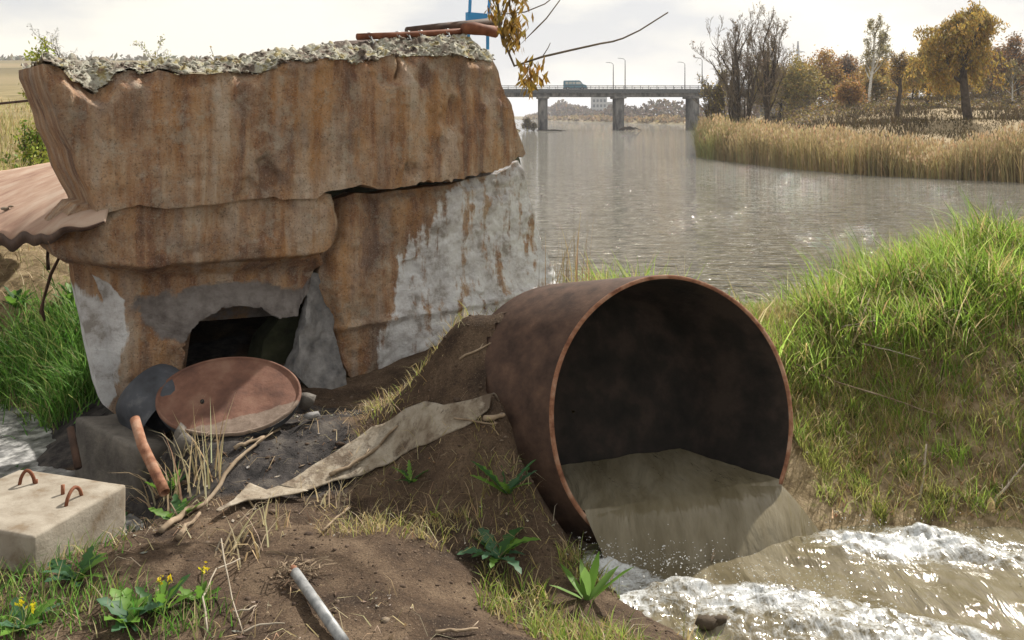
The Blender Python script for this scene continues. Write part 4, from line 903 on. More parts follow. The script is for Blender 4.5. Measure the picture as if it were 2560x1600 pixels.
# far wood along the farther shores
pts = []
sp = shore_points(5200, 1, 26, (-60, 120), (225, 900)); sp = sp[(sp[:, 0] / sp[:, 1] > -0.06)]
n = len(sp); zz = ground_h(sp[:, 0], sp[:, 1], False); sdv = river_sd(sp[:, 0], sp[:, 1])
hh = (1.5 + 6.5 * sstep(5, 20, sdv)) * (0.7 + 0.5 * vnoise(sp[:, 0] * 0.07, sp[:, 1] * 0.02, seed=81)) * (0.75 + sp[:, 1] / 900)
m_ = 5; pos = np.repeat(np.c_[sp, zz], m_, 0); pos[:, 2] += rng.random(n * m_) * np.repeat(hh, m_); pos[:, :2] += rng.standard_normal((n * m_, 2)) * 0.8
fc = np.where(np.repeat(sdv < 7, m_)[:, None], pal(n * m_, [(0.30, 0.22, 0.11), (0.24, 0.17, 0.09)]), pal(n * m_, [(0.14, 0.115, 0.09), (0.11, 0.09, 0.08), (0.17, 0.13, 0.09)]))
Vq, Fq, Cq = quads(pos, rng.uniform(0.5, 1.1, n * m_) * np.repeat(0.6 + sp[:, 1] / 500, m_), fc, 1.0, 0.4)
tag(link('far_wood', mesh('far_wood', Vq, Fq, M['leaf'], cols=Cq)), 'hazy brown wood and scrub on the far shore under the bridge', kind='stuff')
# far building under the bridge
fb = P(1507, 262, 620); FB = empty('far_building', (fb[0], fb[1], gz_(fb[0], fb[1]) - 0.3)); tag(FB, 'pale blue grey industrial building beyond the bridge', 'building')
mb = MB(); mb.box(-7.5, 3, 0, 10, 0, 15.2); mb.box(3.01, 9, 0.5, 9.5, 0, 11.5); mb.obj('wall', M['far_wall'], FB)
mb = MB(); mb.box(-7.8, 3.3, -0.3, 10.3, 15.2, 15.7); mb.obj('roof', M['bridge'], FB)
for r_ in range(3):
    for c_k in range(4):
        mb = MB(); mb.box(-6.9 + 2.5 * c_k, -5.4 + 2.5 * c_k, -0.06, 0.02, 4.2 + 3.6 * r_, 6.2 + 3.6 * r_); mb.obj('window', M['far_glass'], FB)
# power pylon beyond the trees
pb = P(1995, 290, 560); PY = empty('power_pylon', (pb[0], pb[1], gz_(pb[0], pb[1]) - 0.5)); tag(PY, 'thin grey lattice power pylon above the treetops', 'pylon')
HP = CAMZ + (HY - 103) / F * 560 - PY.location.z; mb = MB()
for sx_ in (-1, 1):
    for sy_ in (-1, 1): mb.tube([(3.4 * sx_, 3.4 * sy_, 0), (1.2 * sx_, 1.2 * sy_, HP * 0.62), (0.25 * sx_, 0.25 * sy_, HP)], [0.22, 0.17, 0.12], 4)
lv = np.linspace(0, HP * 0.95, 14)
for a, b in zip(lv[:-1], lv[1:]):
    ra, rb = np.interp([a, b], [0, HP * .62, HP], [3.4, 1.2, .25])
    for s1 in (-1, 1): mb.tube([(-ra, s1 * ra, a), (rb, s1 * rb, b)], 0.08, 3); mb.tube([(ra, s1 * ra, a), (-rb, s1 * rb, b)], 0.08, 3)
mb.obj('tower', M['railing'], PY)
for zf, wd in ((0.72, 6.5), (0.86, 4.6)):
    mb = MB(); mb.tube([(-wd, 0, HP * zf), (0, 0, HP * zf + 0.9), (wd, 0, HP * zf)], [0.1, 0.2, 0.1], 4); mb.tube([(-wd, 0, HP * zf), (wd, 0, HP * zf)], 0.12, 4); mb.obj('crossarm', M['railing'], PY)

# driftwood on the middle pier, low spit with bush at the left bank
def debris(name, label, c, span, hgt, seed, cat):
    o = empty(name, c); tag(o, label, cat); mb = MB(); rd = random.Random(seed)
    for k in range(9):
        a = rd.uniform(-0.35, 0.35); L_ = span * rd.uniform(0.4, 1); x = rd.uniform(-0.3, 0.3) * span
        mb.tube([(x - L_ / 2 * math.cos(a), rd.uniform(-.6, .6), rd.uniform(-0.05, hgt * .5)), (x, rd.uniform(-.3, .3), rd.uniform(0.1, hgt)), (x + L_ / 2 * math.cos(a), rd.uniform(-.6, .6), rd.uniform(-0.05, hgt * .7))], [0.12, 0.16, 0.05], 5)
    mb.obj('logs', M['bark'], o)
    return o
db = P(1572, 324, 212); debris('driftwood', 'dark driftwood heap caught against the middle bridge pier', (db[0] + 0.6, 212.0, 0.0), 4.2, 1.0, 4, 'driftwood')
db = P(1372, 322, 210); debris('driftwood', 'thin driftwood floating by the leftmost visible bridge pier', (db[0], 210.0, 0.0), 6.0, 0.15, 6, 'driftwood')
b_ = P(1316, 318, 214); tree('shrub', 'dark round bush on the bank at the left end of bridge', 'shrub', (b_[0], 214, 0.1), 2.6, 'shrub', 44, OLIVE + GREYB, 1500, 0.22, group='shrubs by the river')
b_ = P(1329, 318, 212); tree('shrub', 'smaller bush at the foot of the leftmost visible pier', 'shrub', (b_[0] + 0.5, 212, 0.05), 1.6, 'shrub', 45, OLIVE + GREYB, 900, 0.2, group='shrubs by the river')

# ------------------------------------------------------------------ left field: shrubs and slim trees beyond the wall
YG = [(0.30, 0.34, 0.05), (0.36, 0.38, 0.08), (0.24, 0.28, 0.05)]; GRN = [(0.10, 0.20, 0.03), (0.16, 0.26, 0.04), (0.22, 0.30, 0.06)]
def field(px, py_top, Y, style, seed, cols, nl, ls, label, name='shrub', cat='shrub', **k):
    b = TB(px, Y); H = CAMZ + (HY - py_top) / F * Y - b[2]
    return tree(name, label, cat, b, H, style, seed, cols, nl, ls, group='plants in the field behind the wall', **k)
field(14, 285, 13.0, 'shrub', 51, GRN + YG, 1500, 0.045, 'bright green leafy shrub behind the rusty plate')
field(95, 372, 12.2, 'shrub', 52, YG, 900, 0.04, 'low yellow green weeds at the far edge of rusty plate')
field(140, 92, 30, 'shrub', 53, YG, 1500, 0.085, 'yellow green bush peeping over the top left of wall', 'bush', 'bush')
field(200, 58, 34, 'birch', 54, GREYB, 114, 0.040, 'thin bare sapling peeping over the wall beside yellow bush', 'bare_sapling', 'tree', fat=0.6, twigc=(0.35, 0.36, 0.34))
field(413, 92, 34, 'birch', 55, PALE + YG, 988, 0.046, 'sparse pale sapling peeping over the middle of wall', 'pale_sapling', 'tree', fat=0.6, twigc=(0.34, 0.33, 0.3))
field(655, 118, 30, 'shrub', 56, GREYB + PALE, 500, 0.06, 'small grey twiggy bush peeping over wall near pipes', 'bush', 'bush', twigc=(0.2, 0.18, 0.15))
wire = MB(); wire.tube([tuple(P(-140, 276, 9.6)), tuple(P(8, 258, 9.2)), tuple(P(118, 247, 8.8)), tuple(P(260, 236, 8.3))], 0.014, 6)
tag(wire.obj('steel_rod', M['rust_dark'], smooth=True), 'thin dark steel rod crossing the field left of the wall', 'rod')
# field grass
x = rng.uniform(-0.66, -0.30, 15000); yv = np.exp(rng.uniform(np.log(10.8), np.log(75), 15000)); xx = x * yv; n = len(xx)
cl = pal(n, [(0.40, 0.32, 0.16), (0.33, 0.28, 0.12), (0.44, 0.37, 0.21), (0.30, 0.30, 0.09)]) 
fg = blades(np.c_[xx, yv, ground_h(xx, yv) - 0.02], rng.uniform(0.3, 0.75, n) * (0.8 + 0.5 * vnoise(xx * 0.5, yv * 0.5, seed=88)), 0.004 + 0.00045 * yv, rng.uniform(0, 6.28, n), rng.uniform(0.05, 0.6, n), cl, 2)
stuff_blades('field_grass', 'pale dry grass of the field behind the wall', [fg], M['dry'])
# hedge line on the far hill
x = rng.uniform(-0.62, -0.2, 2600); yv = rng.uniform(520, 1150, 2600); xx = x * yv; zz = ground_h(xx, yv); k = vnoise(xx * 0.01, yv * 0.03, seed=89) > 0.05
xx, yv, zz = xx[k], yv[k], zz[k]; n = len(xx); Vq, Fq, Cq = quads(np.c_[xx, yv, zz + rng.uniform(0.5, 3.2, n)], rng.uniform(1.5, 3.0, n), pal(n, [(0.10, 0.10, 0.06), (0.14, 0.12, 0.07)]), 1.2, 0.0)
tag(link('far_hedge', mesh('far_hedge', Vq, Fq, M['leaf'], cols=Cq)), 'dark hedge lines on the far hill', kind='stuff')
# ------------------------------------------------------------------ things on and beside the headwall
# rusty plate bridging the gully at the left
fe = [P(-150, 612, 6.75), P(-60, 592, 6.6), P(0, 578, 6.5), P(60, 574, 6.1), P(110, 570, 5.75), P(150, 556, 5.5), P(200, 546, 5.42), P(262, 534, 5.4)]
be = [P(-150, 455, 10.6), P(-60, 440, 10.4), P(8, 428, 10.2), P(70, 418, 10.0), P(130, 406, 9.9), P(186, 396, 9.8), P(260, 386, 9.6), P(330, 376, 9.4)]
fe = np.array([[np.interp(t, range(8), np.array(fe)[:, k]) for k in range(3)] for t in np.linspace(0, 7, 60)]); be = np.array([[np.interp(t, range(8), np.array(be)[:, k]) for k in range(3)] for t in np.linspace(0, 7, 60)])
q = np.linspace(0, 1, 40)[:, None, None]; g = fe[None] * (1 - q) + be[None] * q
g[..., 2] += 0.03 * fbm(g[..., 0] * 1.2, g[..., 1] * 1.2, seed=121) - 0.05 * np.exp(-q[..., 0] * 14) * (0.6 + 0.8 * vnoise(g[..., 0] * 5, g[..., 1] * 3, seed=122))
lip = np.array([0.11, 0.11, 0.10, 0.09, 0.07, 0.05, 0.03, 0.012]); lip = np.interp(np.linspace(0, 7, 60), range(8), lip)
fl = g[0].copy(); fl[:, 2] -= lip; fl[:, 1] += 0.02
V = np.concatenate([fl, g.reshape(-1, 3)]); ii = (np.arange(40)[:, None] * 60 + np.arange(59)[None, :]).ravel()
SP = empty('steel_plate', tuple(g[0, 30])); tag(SP, 'wide rusty steel plate spanning the gully left of the wall', 'plate')
o = link('sheet', mesh('sheet', V[60:] - g[0, 30], np.stack([ii, ii + 1, ii + 61, ii + 60], 1)[:59 * 39], M['plate'], True), SP); sm = o.modifiers.new('t', 'SOLIDIFY'); sm.thickness = 0.012; sm.offset = -1
o = link('bent_lip', mesh('bent_lip', np.concatenate([fl - [0, 0.004, 0.0], g[0] - [0, 0.004, 0.006]]) - g[0, 30], np.stack([ii, ii + 1, ii + 61, ii + 60], 1)[:59], M['rust_dark'], True), SP); sm = o.modifiers.new('t', 'SOLIDIFY'); sm.thickness = 0.012
for k, px in enumerate((12, 28)):
    V_, F_ = scatter_rocks(np.array([P(px, 528 - 6 * k, 7.3)]) + [0, 0, 0.02], np.array([0.03 - 0.008 * k]), 5 + k)
    o = link('stone', mesh('stone', V_, F_, M['block'])); tag(o, ('larger', 'smaller')[k] + ' pale pebble lying on the rusty steel plate', 'stone', 'pebbles on the plate')
# hanging rusty strips under the plate
for pts, lb, rr in (([(158, 600, 5.95), (150, 640, 5.95), (127, 686, 5.95), (108, 752, 5.98), (104, 775, 5.98), (112, 803, 5.98)], 'long twisted rusty strip hanging from the plate', 0.02), ([(122, 606, 6.3), (119, 640, 6.3), (121, 675, 6.3)], 'short rusty strip hanging behind the twisted one', 0.022)):
    mb = MB(); mb.tube([tuple(P(*p)) for p in pts], [rr * 1.1, rr, rr * 1.2, rr * 0.9, rr * 1.4, rr * 0.6][:len(pts)], 6, squash=0.35)
    tag(mb.obj('hanging_strip', M['rust_dark'], smooth=True), lb, 'metal strip', 'strips hanging from the plate')

# steel drum lying under the hole: rusty oval lid, dark shell
DC = P(573, 985, 5.45); DR = empty('steel_drum', (DC[0], DC[1], DC[2] - 0.3)); tag(DR, 'rusty brown steel drum lid lying below the round hole', 'drum')
phi = R(30); upv = np.array([-0.05, math.cos(phi), math.sin(phi)]); tv = np.array([0.985, 0.08, -0.035]); nv_ = np.cross(tv, upv); nv_ = nv_ if nv_[2] > 0 else -nv_
n = 72; a = np.linspace(0, 2 * np.pi, n, endpoint=False); dl = np.array(DR.location)
def dring(rf, dep): return DC - dl + np.outer(0.44 * rf * np.cos(a), tv) + np.outer(0.315 * rf * np.sin(a), upv) - nv_ * dep
rs = [(0.001, 0.012)] + [(t, 0.011) for t in np.linspace(0.08, 0.93, 20)] + [ (0.955, 0.012), (0.965, 0.0), (1.0, 0.0), (1.006, 0.02)]
V = np.concatenate([dring(*r_) for r_ in rs]); V[:n * 21] += nv_ * (0.012 * fbm(V[:n * 21, 0] * 5, V[:n * 21, 1] * 5, seed=131))[:, None]
F_ = [[k * n + i, k * n + (i + 1) % n, (k + 1) * n + (i + 1) % n, (k + 1) * n + i] for k in range(len(rs) - 1) for i in range(n)]
rel = V + dl - DC; la, lb_ = rel @ tv / 0.44, rel @ upv / 0.315
silt = sstep(0.25, 0.75, -0.85 * lb_ + 0.45 * la - 0.05); V = V + nv_ * (0.012 * silt * (0.6 + 0.8 * fbm(V[:, 0] * 12, V[:, 1] * 12, seed=133)))[:, None]
lid = link('lid', mesh('lid', V, F_, M['lid'], True, attrs=dict(silt=silt)), DR)
V = np.concatenate([dring(1.0, 0.021), dring(0.995, 0.045), dring(0.97, 0.075)]); F_ = [[k * n + i, k * n + (i + 1) % n, (k + 1) * n + (i + 1) % n, (k + 1) * n + i] for k in range(2) for i in range(n)]
link('shell', mesh('shell', V, F_, M['black_steel'], True), DR)
mb = MB(); c = DC - dl - 0.15 * tv * 0.44 / 0.44 - 0.06 * upv + nv_ * 0.002; mb.tube([tuple(c - nv_ * 0.01), tuple(c + nv_ * 0.004)], 0.012, 10); mb.obj('hole', M['tyre'], lid)  # black disc painted in for the darkness of a hole
# curved dark steel casing beside the drum
CS = P(395, 1010, 5.62); cs = empty('steel_casing', (CS[0], CS[1], CS[2] - 0.25)); tag(cs, 'curved blackened steel casing left of the rusty drum lid', 'casing')
ax = np.array([0.55, -0.25, -0.35]); ax /= np.linalg.norm(ax); e1 = np.cross(ax, [0, 0, 1.0]); e1 /= np.linalg.norm(e1); e2 = np.cross(e1, ax); a2 = np.linspace(0, 2 * np.pi, 40, endpoint=False)
V = []; prof_ = [(-0.17, 0.06), (-0.165, 0.15), (-0.14, 0.205), (-0.09, 0.225), (0.0, 0.235), (0.14, 0.24)]
for d_, r_ in prof_: V.append(CS - np.array(cs.location) + ax * d_ + np.outer(r_ * np.cos(a2), e1) + np.outer(r_ * np.sin(a2), e2))
V = np.concatenate(V); F_ = [[k * 40 + i, k * 40 + (i + 1) % 40, (k + 1) * 40 + (i + 1) % 40, (k + 1) * 40 + i] for k in range(len(prof_) - 1) for i in range(40)] + [list(range(40))[::-1]]
link('casing_shell', mesh('casing_shell', V, F_, M['black_steel'], True), cs)
V_, F_ = scatter_rocks(np.array([P(458, 1115, 5.15), P(452, 1090, 5.2)]) , np.array([0.075, 0.06]), 16, 1.3)
tag(link('concrete_lump', mesh('concrete_lump', V_, F_, M['footing'], True)), 'rounded grey concrete lump propping the steel drum', 'lump')
V_, F_ = scatter_rocks(np.array([P(765, 1000, 5.6)]), np.array([0.075]), 17, 1.1); tag(link('stone', mesh('stone', V_, F_, M['footing'], True)), 'dull brown stone at the right end of the drum lid', 'stone')
V_, F_ = scatter_rocks(np.array([P(780, 1038, 5.45)]), np.array([0.05]), 18, 0.8); tag(link('stone', mesh('stone', V_, F_, M['cement'], True)), 'grey stone in black mud right of the drum lid', 'stone')

# footing block and rusty tube post
def quadblock(name, label, cat, top, z0, mat, bev=0.02, rough=0.012, group=None):
    """block from four top corners (world) down to z0"""
    o = empty(name, (*np.mean(top, 0)[:2], z0)); tag(o, label, cat, group); l_ = np.array(o.location)
    import bmesh
    bm = bmesh.new(); T4 = [bm.verts.new(tuple(np.array(p) - l_)) for p in top]; B4 = [bm.verts.new((p[0] - l_[0], p[1] - l_[1], 0)) for p in top]
    bm.faces.new(T4); bm.faces.new(B4[::-1])
    for i in range(4): bm.faces.new([T4[i], B4[i], B4[(i + 1) % 4], T4[(i + 1) % 4]])
    bmesh.ops.recalc_face_normals(bm, faces=bm.faces); bmesh.ops.bevel(bm, geom=list(bm.edges), offset=bev, segments=2, affect='EDGES', profile=0.6)
    bmesh.ops.subdivide_edges(bm, edges=[e for e in bm.edges if e.calc_length() > 0.1], cuts=7, use_grid_fill=True)
    bm.normal_update()
    for v in bm.verts:
        p = v.co; v.co = p + v.normal * float(rough * fbm(p.x * 9, p.y * 9, p.z * 9, seed=141))
    me = bpy.data.meshes.new('block_body'); bm.to_mesh(me); bm.free(); me.materials.append(mat); me.polygons.foreach_set('use_smooth', np.ones(len(me.polygons), bool))
    link('block_body', me, o); return o
quadblock('concrete_footing', 'dark wet concrete footing under the white wall corner', 'footing', [P(185, 1040, 5.55), P(345, 1120, 5.1), P(455, 1110, 5.35), P(300, 1030, 5.75)], 0.9, M['footing'], 0.03, 0.02)
mb = MB(); mb.tube([tuple(P(176, 1070, 5.35)), tuple(P(196, 1170, 5.2))], 0.022, 8); tag(mb.obj('iron_post', M['rust_dark'], smooth=True), 'dark iron post leaning on the wet footing', 'post')
TP = [P(337, 1048, 4.85), P(355, 1110, 4.72), P(400, 1205, 4.55), P(412, 1232, 4.5)]
o = empty('rusty_tube', tuple(TP[-1])); tag(o, 'thin orange rusty tube leaning beside the footing', 'tube'); mb = MB(); mb.tube([tuple(p - TP[-1]) for p in TP], 0.021, 14, False); s_ = mb.obj('tube_wall', M['rust_orange'], o, True); sm = s_.modifiers.new('t', 'SOLIDIFY'); sm.thickness = 0.006
mb = MB(); d_ = (TP[0] - TP[1]) / np.linalg.norm(TP[0] - TP[1]); mb.tube([tuple(TP[0] - TP[-1] - d_ * 0.03), tuple(TP[0] - TP[-1] - d_ * 0.025)], 0.018, 12); mb.obj('bore_shade', M['tyre'], o)  # black disc stands for the shade inside the open tube

# pale block with lifting loops
ZT = 1.70; ca = PZ(72, 1341, ZT); cb = PZ(299, 1204, ZT); cc_ = PZ(138, 1142, ZT)
ea = cb - ca; ang_ = math.radians(73); ea = np.array([math.cos(ang_), math.sin(ang_), 0]) * 0.56; eb = np.array([-math.sin(ang_), math.cos(ang_), 0]) * 0.66
ca = ca + np.array([0.02, 0, 0])
CB = quadblock('concrete_block', 'pale beige concrete block with two rusty lifting loops', 'block', [ca, ca + ea, ca + ea + eb, ca + eb], 1.36, M['block'], 0.015, 0.006)
bl = np.array(CB.location)
def loop_(p0, p1, hgt):
    a_, b_ = PZ(*p0, ZT) - bl, PZ(*p1, ZT) - bl; pts = []
    for t in np.linspace(0, 1, 11): pts.append(a_ * (1 - t) + b_ * t + np.array([0, 0, hgt * math.sin(math.pi * t) ** 0.6 - 0.01]))
    mb = MB(); mb.tube([tuple(p) for p in pts], 0.0085, 7); mb.obj('lifting_loop', M['rust'], CB, True)
loop_((48, 1211), (88, 1208), 0.075); loop_((164, 1265), (205, 1238), 0.07)
for pp in ((157, 1236), (90, 1209)):
    mb = MB(); p = PZ(*pp, ZT) - bl; mb.tube([tuple(p - [0, 0, .01]), tuple(p + [0, 0, 0.045 if pp[0] > 100 else 0.02])], 0.009, 7); mb.obj('bar_stub', M['rust'], CB, True)

# rusty pipes, beam, ties and blue frame on top of the wall
def on_wall(px, py, off): s, z = wpt(px, py, off); return wall_world(s, off, z)
def tube_thing(name, label, cat, pts, r_, mat, n=12, group=None, parts=None):
    pts = np.array(pts); o = empty(name, tuple(pts[0])); tag(o, label, cat, group); mb = MB(); mb.tube([tuple(p - pts[0]) for p in pts], r_, n); mb.obj('pipe_body', mat, o, True); return o, pts[0]
pa, p0 = tube_thing('rusty_pipe', 'thin brown rusty pipe bound with wire on the wall top', 'pipe', [on_wall(893, 92, -0.42), on_wall(1000, 88, -0.42), on_wall(1100, 82, -0.42), on_wall(1245, 72, -0.42)], 0.028, M['rust'], group='pipes on the wall')
for k, (px, py) in enumerate(((925, 91), (995, 88), (1020, 87), (1052, 85), (1118, 81), (1160, 79))):
    c = on_wall(px, py, -0.42) - p0; mb = MB(); pts = []
    for t in np.linspace(0, 2 * math.pi, 13): pts.append((c[0] + 0.02 * math.sin(2 * t), c[1] + 0.036 * math.sin(t), c[2] + 0.036 * math.cos(t) - 0.004))
    pts += [(c[0] + 0.03, c[1] - 0.045, c[2] - 0.04), (c[0] + 0.05, c[1] - 0.06, c[2] - 0.09)]
    mb.tube(pts, 0.0045, 4); mb.obj('wire_tie', M['galv'], pa)
tube_thing('rusty_pipe', 'thicker purple brown pipe lying behind the wire bound one', 'pipe', [on_wall(1018, 80, -0.6), on_wall(1100, 70, -0.6), on_wall(1160, 64, -0.6), on_wall(1250, 54, -0.6)], 0.045, M['rust_dark'], group='pipes on the wall')
tube_thing('pipe_flange', 'lumpy rusty flange at the right end of the wall pipes', 'flange', [on_wall(1158, 72, -0.36), on_wall(1185, 71, -0.36), on_wall(1212, 75, -0.36), on_wall(1240, 80, -0.36)], [0.045, 0.06, 0.05, 0.055], M['rust'])
quadblock('steel_beam', 'flat grey brown beam lying on the wall top left of pipes', 'beam', [on_wall(818, 113, -0.5), on_wall(838, 102, -0.55), on_wall(930, 98, -0.62), on_wall(935, 106, -0.5)], on_wall(818, 122, -0.5)[2], M['rust_dark'], 0.008, 0.003)
BF = empty('blue_frame', tuple(on_wall(1170, 60, -0.75))); tag(BF, 'bright blue painted metal frame behind the wall top', 'frame'); b0 = np.array(BF.location)
def bbar(name, a_, b_, w):
    mb = MB(); a_, b_ = np.array(a_), np.array(b_); mb.tube([tuple(a_), tuple(b_)], w, 4); mb.obj(name, M['blue'], BF)
c1 = on_wall(1171, 53, -0.75) - b0; c2 = on_wall(1219, 51, -0.75) - b0; zt = on_wall(1171, 30, -0.75)[2] - b0[2]
mb = MB(); dv = np.array([-0.6, 0.8, 0]) * 0.05
mb.add([tuple(c1), tuple(c2), (c2[0], c2[1], zt), (c1[0], c1[1], zt), tuple(c1 + dv), tuple(c2 + dv), (c2[0] + dv[0], c2[1] + dv[1], zt), (c1[0] + dv[0], c1[1] + dv[1], zt)], [[0, 1, 2, 3], [7, 6, 5, 4], [0, 4, 5, 1], [1, 5, 6, 2], [2, 6, 7, 3], [3, 7, 4, 0]]); mb.obj('panel', M['blue'], BF)
for c in (c1, c2):
    bbar('post', (c[0] + 0.012, c[1], zt), (c[0] + 0.035, c[1], zt + 0.55), 0.015); bbar('foot', (c[0], c[1] + 0.02, c[2] + 0.01), (c[0], c[1] + 0.02, c[2] - 0.28), 0.016)
bbar('top_rail', (c1[0] + 0.03, c1[1], zt + 0.55), (c2[0] + 0.04, c2[1], zt + 0.55), 0.015)

# ------------------------------------------------------------------ ground litter in front of the wall
def drape(poly_up, poly_lo, nu, nv, lift):
    up = np.array([G(*p) for p in poly_up]); lo = np.array([G(*p) for p in poly_lo])
    f = lambda c, n_: np.array([[np.interp(t, np.linspace(0, 1, len(c)), c[:, k]) for k in (0, 1)] for t in np.linspace(0, 1, n_)])
    a_, b_ = f(up, nu), f(lo, nu); q = np.linspace(0, 1, nv)[:, None, None]; g = b_[None] * (1 - q) + a_[None] * q
    z = ground_h(g[..., 0], g[..., 1], False) + lift
    return np.concatenate([g, z[..., None]], -1)
def sheet_thing(name, label, up, lo, nu, nv, lift, seed, cat):
    g = drape(up, lo, nu, nv, lift); g[..., :2] += 0.02 * np.stack([fbm(g[..., 0] * 8, g[..., 1] * 8, seed=seed + 5), fbm(g[..., 0] * 8, g[..., 1] * 8, seed=seed + 6)], -1); g[..., 2] += 0.008 * fbm(g[..., 0] * 3, g[..., 1] * 3, seed=seed)
    e = np.minimum(np.linspace(0, 1, nv), 1 - np.linspace(0, 1, nv))[:, None] * 2; g[..., 2] += 0.008 * (1 - e) * (vnoise(g[..., 0] * 5, g[..., 1] * 5, seed=seed + 1))
    ii = (np.arange(nv - 1)[:, None] * nu + np.arange(nu - 1)[None, :]).ravel()
    o = link(name, mesh(name, g.reshape(-1, 3), np.stack([ii, ii + 1, ii + nu + 1, ii + nu], 1), M['sheet2'], True)); s = o.modifiers.new('t', 'SOLIDIFY'); s.thickness = 0.007
    return tag(o, label, cat, 'dusty sheets on the soil')
sheet_thing('dusty_sheet', 'long dusty beige sheet half buried in the soil', [(701, 1221), (768, 1186), (835, 1147), (928, 1082), (1010, 1034), (1060, 1022), (1110, 1028), (1148, 1021), (1195, 1014), (1235, 1003), (1270, 985), (1300, 962)], [(760, 1243), (800, 1233), (835, 1221), (890, 1206), (939, 1188), (1000, 1151), (1063, 1123), (1110, 1102), (1169, 1077), (1225, 1046), (1270, 1015), (1305, 970)], 90, 16, 0.03, 151, 'sheet')
sheet_thing('dusty_sheet', 'short bent beige sheet with pointed end beside dry stalks', [(541, 1307), (575, 1275), (623, 1231), (664, 1247), (693, 1232), (753, 1246)], [(545, 1312), (567, 1297), (611, 1270), (660, 1264), (700, 1259), (770, 1252)], 40, 8, 0.05, 155, 'sheet')
def stick(label, pts, r_, mat='wood', name='stick', cat='stick', lift=0.02, group='sticks on the ground', branches=True):
    P3 = [G(px, py) + [0, 0, lift + (ex[0] if ex else 0)] for px, py, *ex in pts]
    dense = []
    for a_, b_ in zip(P3[:-1], P3[1:]):
        for t in (0, 0.33, 0.66): dense.append(a_ * (1 - t) + b_ * t + rng.standard_normal(3) * r_ * 0.4)
    dense.append(P3[-1]); n_ = len(dense); rad = [r_ * (1 - 0.45 * i / n_) * random.uniform(0.85, 1.15) for i in range(n_)]
    mb = MB(); mb.tube([tuple(p) for p in dense], rad, 7)
    if branches and n_ > 5:
        for k in range(2):
            i = random.randint(2, n_ - 2); d = (dense[i + 1] - dense[i]); d = d / (np.linalg.norm(d) + 1e-9); sd = np.array([-d[1], d[0], 0.5]) * random.choice((-1, 1)); sd[2] = abs(sd[2])
            mb.tube([tuple(dense[i]), tuple(dense[i] + (d + 0.7 * sd) * r_ * random.uniform(3, 7))], [r_ * 0.5, r_ * 0.2], 5)
    return tag(mb.obj(name, M[mat], smooth=True), label, cat, group)
stick('long crooked dead branch from weeds up to black mud', [(402, 1336), (470, 1290), (530, 1252), (592, 1176, .03), (660, 1109, .02)], 0.016)
stick('brown stick lying on the black mud above the branch', [(590, 1126), (612, 1118), (653, 1102), (700, 1080)], 0.013)
stick('short barkless stub beside the long crooked branch', [(444, 1352), (470, 1325), (499, 1293)], 0.014)
stick('pale forked stick lying across the long dusty sheet', [(823, 1210, .03), (890, 1180, .03), (946, 1139, .03), (995, 1089, .03)], 0.013)
stick('short thick pale stick at the edge of dusty sheet', [(1212, 1062), (1240, 1054), (1262, 1047)], 0.016, branches=False)
stick('long thin straight pale twig right of dusty sheet', [(1135, 1066, .02), (1233, 1074), (1322, 1074)], 0.006)
stick('thin twig crossing the straight pale twig', [(1237, 1072), (1280, 1058), (1326, 1043)], 0.006)
stick('grey twig on the soil below the white wall foot', [(1148, 907), (1200, 882), (1254, 854)], 0.008)
stick('thin bent twig on the dark soil by straw tuft', [(805, 1340), (861, 1288), (879, 1270)], 0.006)
stick('flat pale stick at the bottom edge near soil', [(1091, 1590), (1140, 1588), (1195, 1586)], 0.008)
stick('chunky pale stick end near the pipe mound', [(1308, 982), (1335, 975)], 0.018, branches=False)
gp = [G(738, 1462) + [0, 0, .05], G(790, 1528) + [0, 0, .045], G(860, 1635) + [0, 0, .04]]
gp[1] = (gp[0] + gp[2]) / 2
GPo = empty('grey_conduit', tuple(gp[0])); tag(GPo, 'straight grey galvanised tube lying on the soil', 'tube'); mb = MB(); mb.tube([tuple(p - gp[0]) for p in gp], 0.021, 14); mb.obj('tube_body', M['galv'], GPo, True)
d_ = (gp[0] - gp[1]) / np.linalg.norm(gp[0] - gp[1]); mb = MB(); mb.tube([tuple(d_ * -0.005), tuple(d_ * 0.035)], 0.017, 12); mb.obj('rusty_end', M['rust_orange'], GPo, True)
# wad of frayed rope at its end
mb = MB(); c = G(735, 1440) + [0, 0, 0.03]
for k in range(70):
    p = c + rng.standard_normal(3) * [0.05, 0.04, 0.018]; q_ = p + rng.standard_normal(3) * [0.045, 0.045, 0.02]; mb.tube([tuple(p), tuple((p + q_) / 2 + rng.standard_normal(3) * 0.012), tuple(q_)], 0.0028, 3)
tag(mb.obj('rope_wad', M['wood']), 'frayed grey rope wad at the tube end', 'rope')

def cblades(px, py, n, spread, h0, h1, w, cols, lean=(0.2, 0.9), seed=0):
    c = G(px, py); x = c[0] + rng.standard_normal(n) * spread; y = c[1] + rng.standard_normal(n) * spread
    return blades(np.c_[x, y, ground_h(x, y) - 0.01], rng.uniform(h0, h1, n), np.full(n, w), rng.uniform(0, 6.28, n), rng.uniform(*lean, n), pal(n, cols), 3)
STRAWC = [(0.50, 0.41, 0.25), (0.42, 0.33, 0.19), (0.56, 0.48, 0.33)]
def tuft(name, label, cat, px, py, n, spread, h0, h1, w, cols, lean=(0.2, 0.9), mat='blade', group=None):
    v, f, c = cblades(px, py, n, spread, h0, h1, w, cols, lean); return tag(link(name, mesh(name, v, f, M[mat], cols=c)), label, cat, group)
tuft('dry_stalks', 'upright dry straw stalks in front of the black mud', 'dry grass', 492, 1225, 30, 0.09, 0.2, 0.5, 0.006, STRAWC, (0.05, 0.5), 'dry', 'straw tufts')
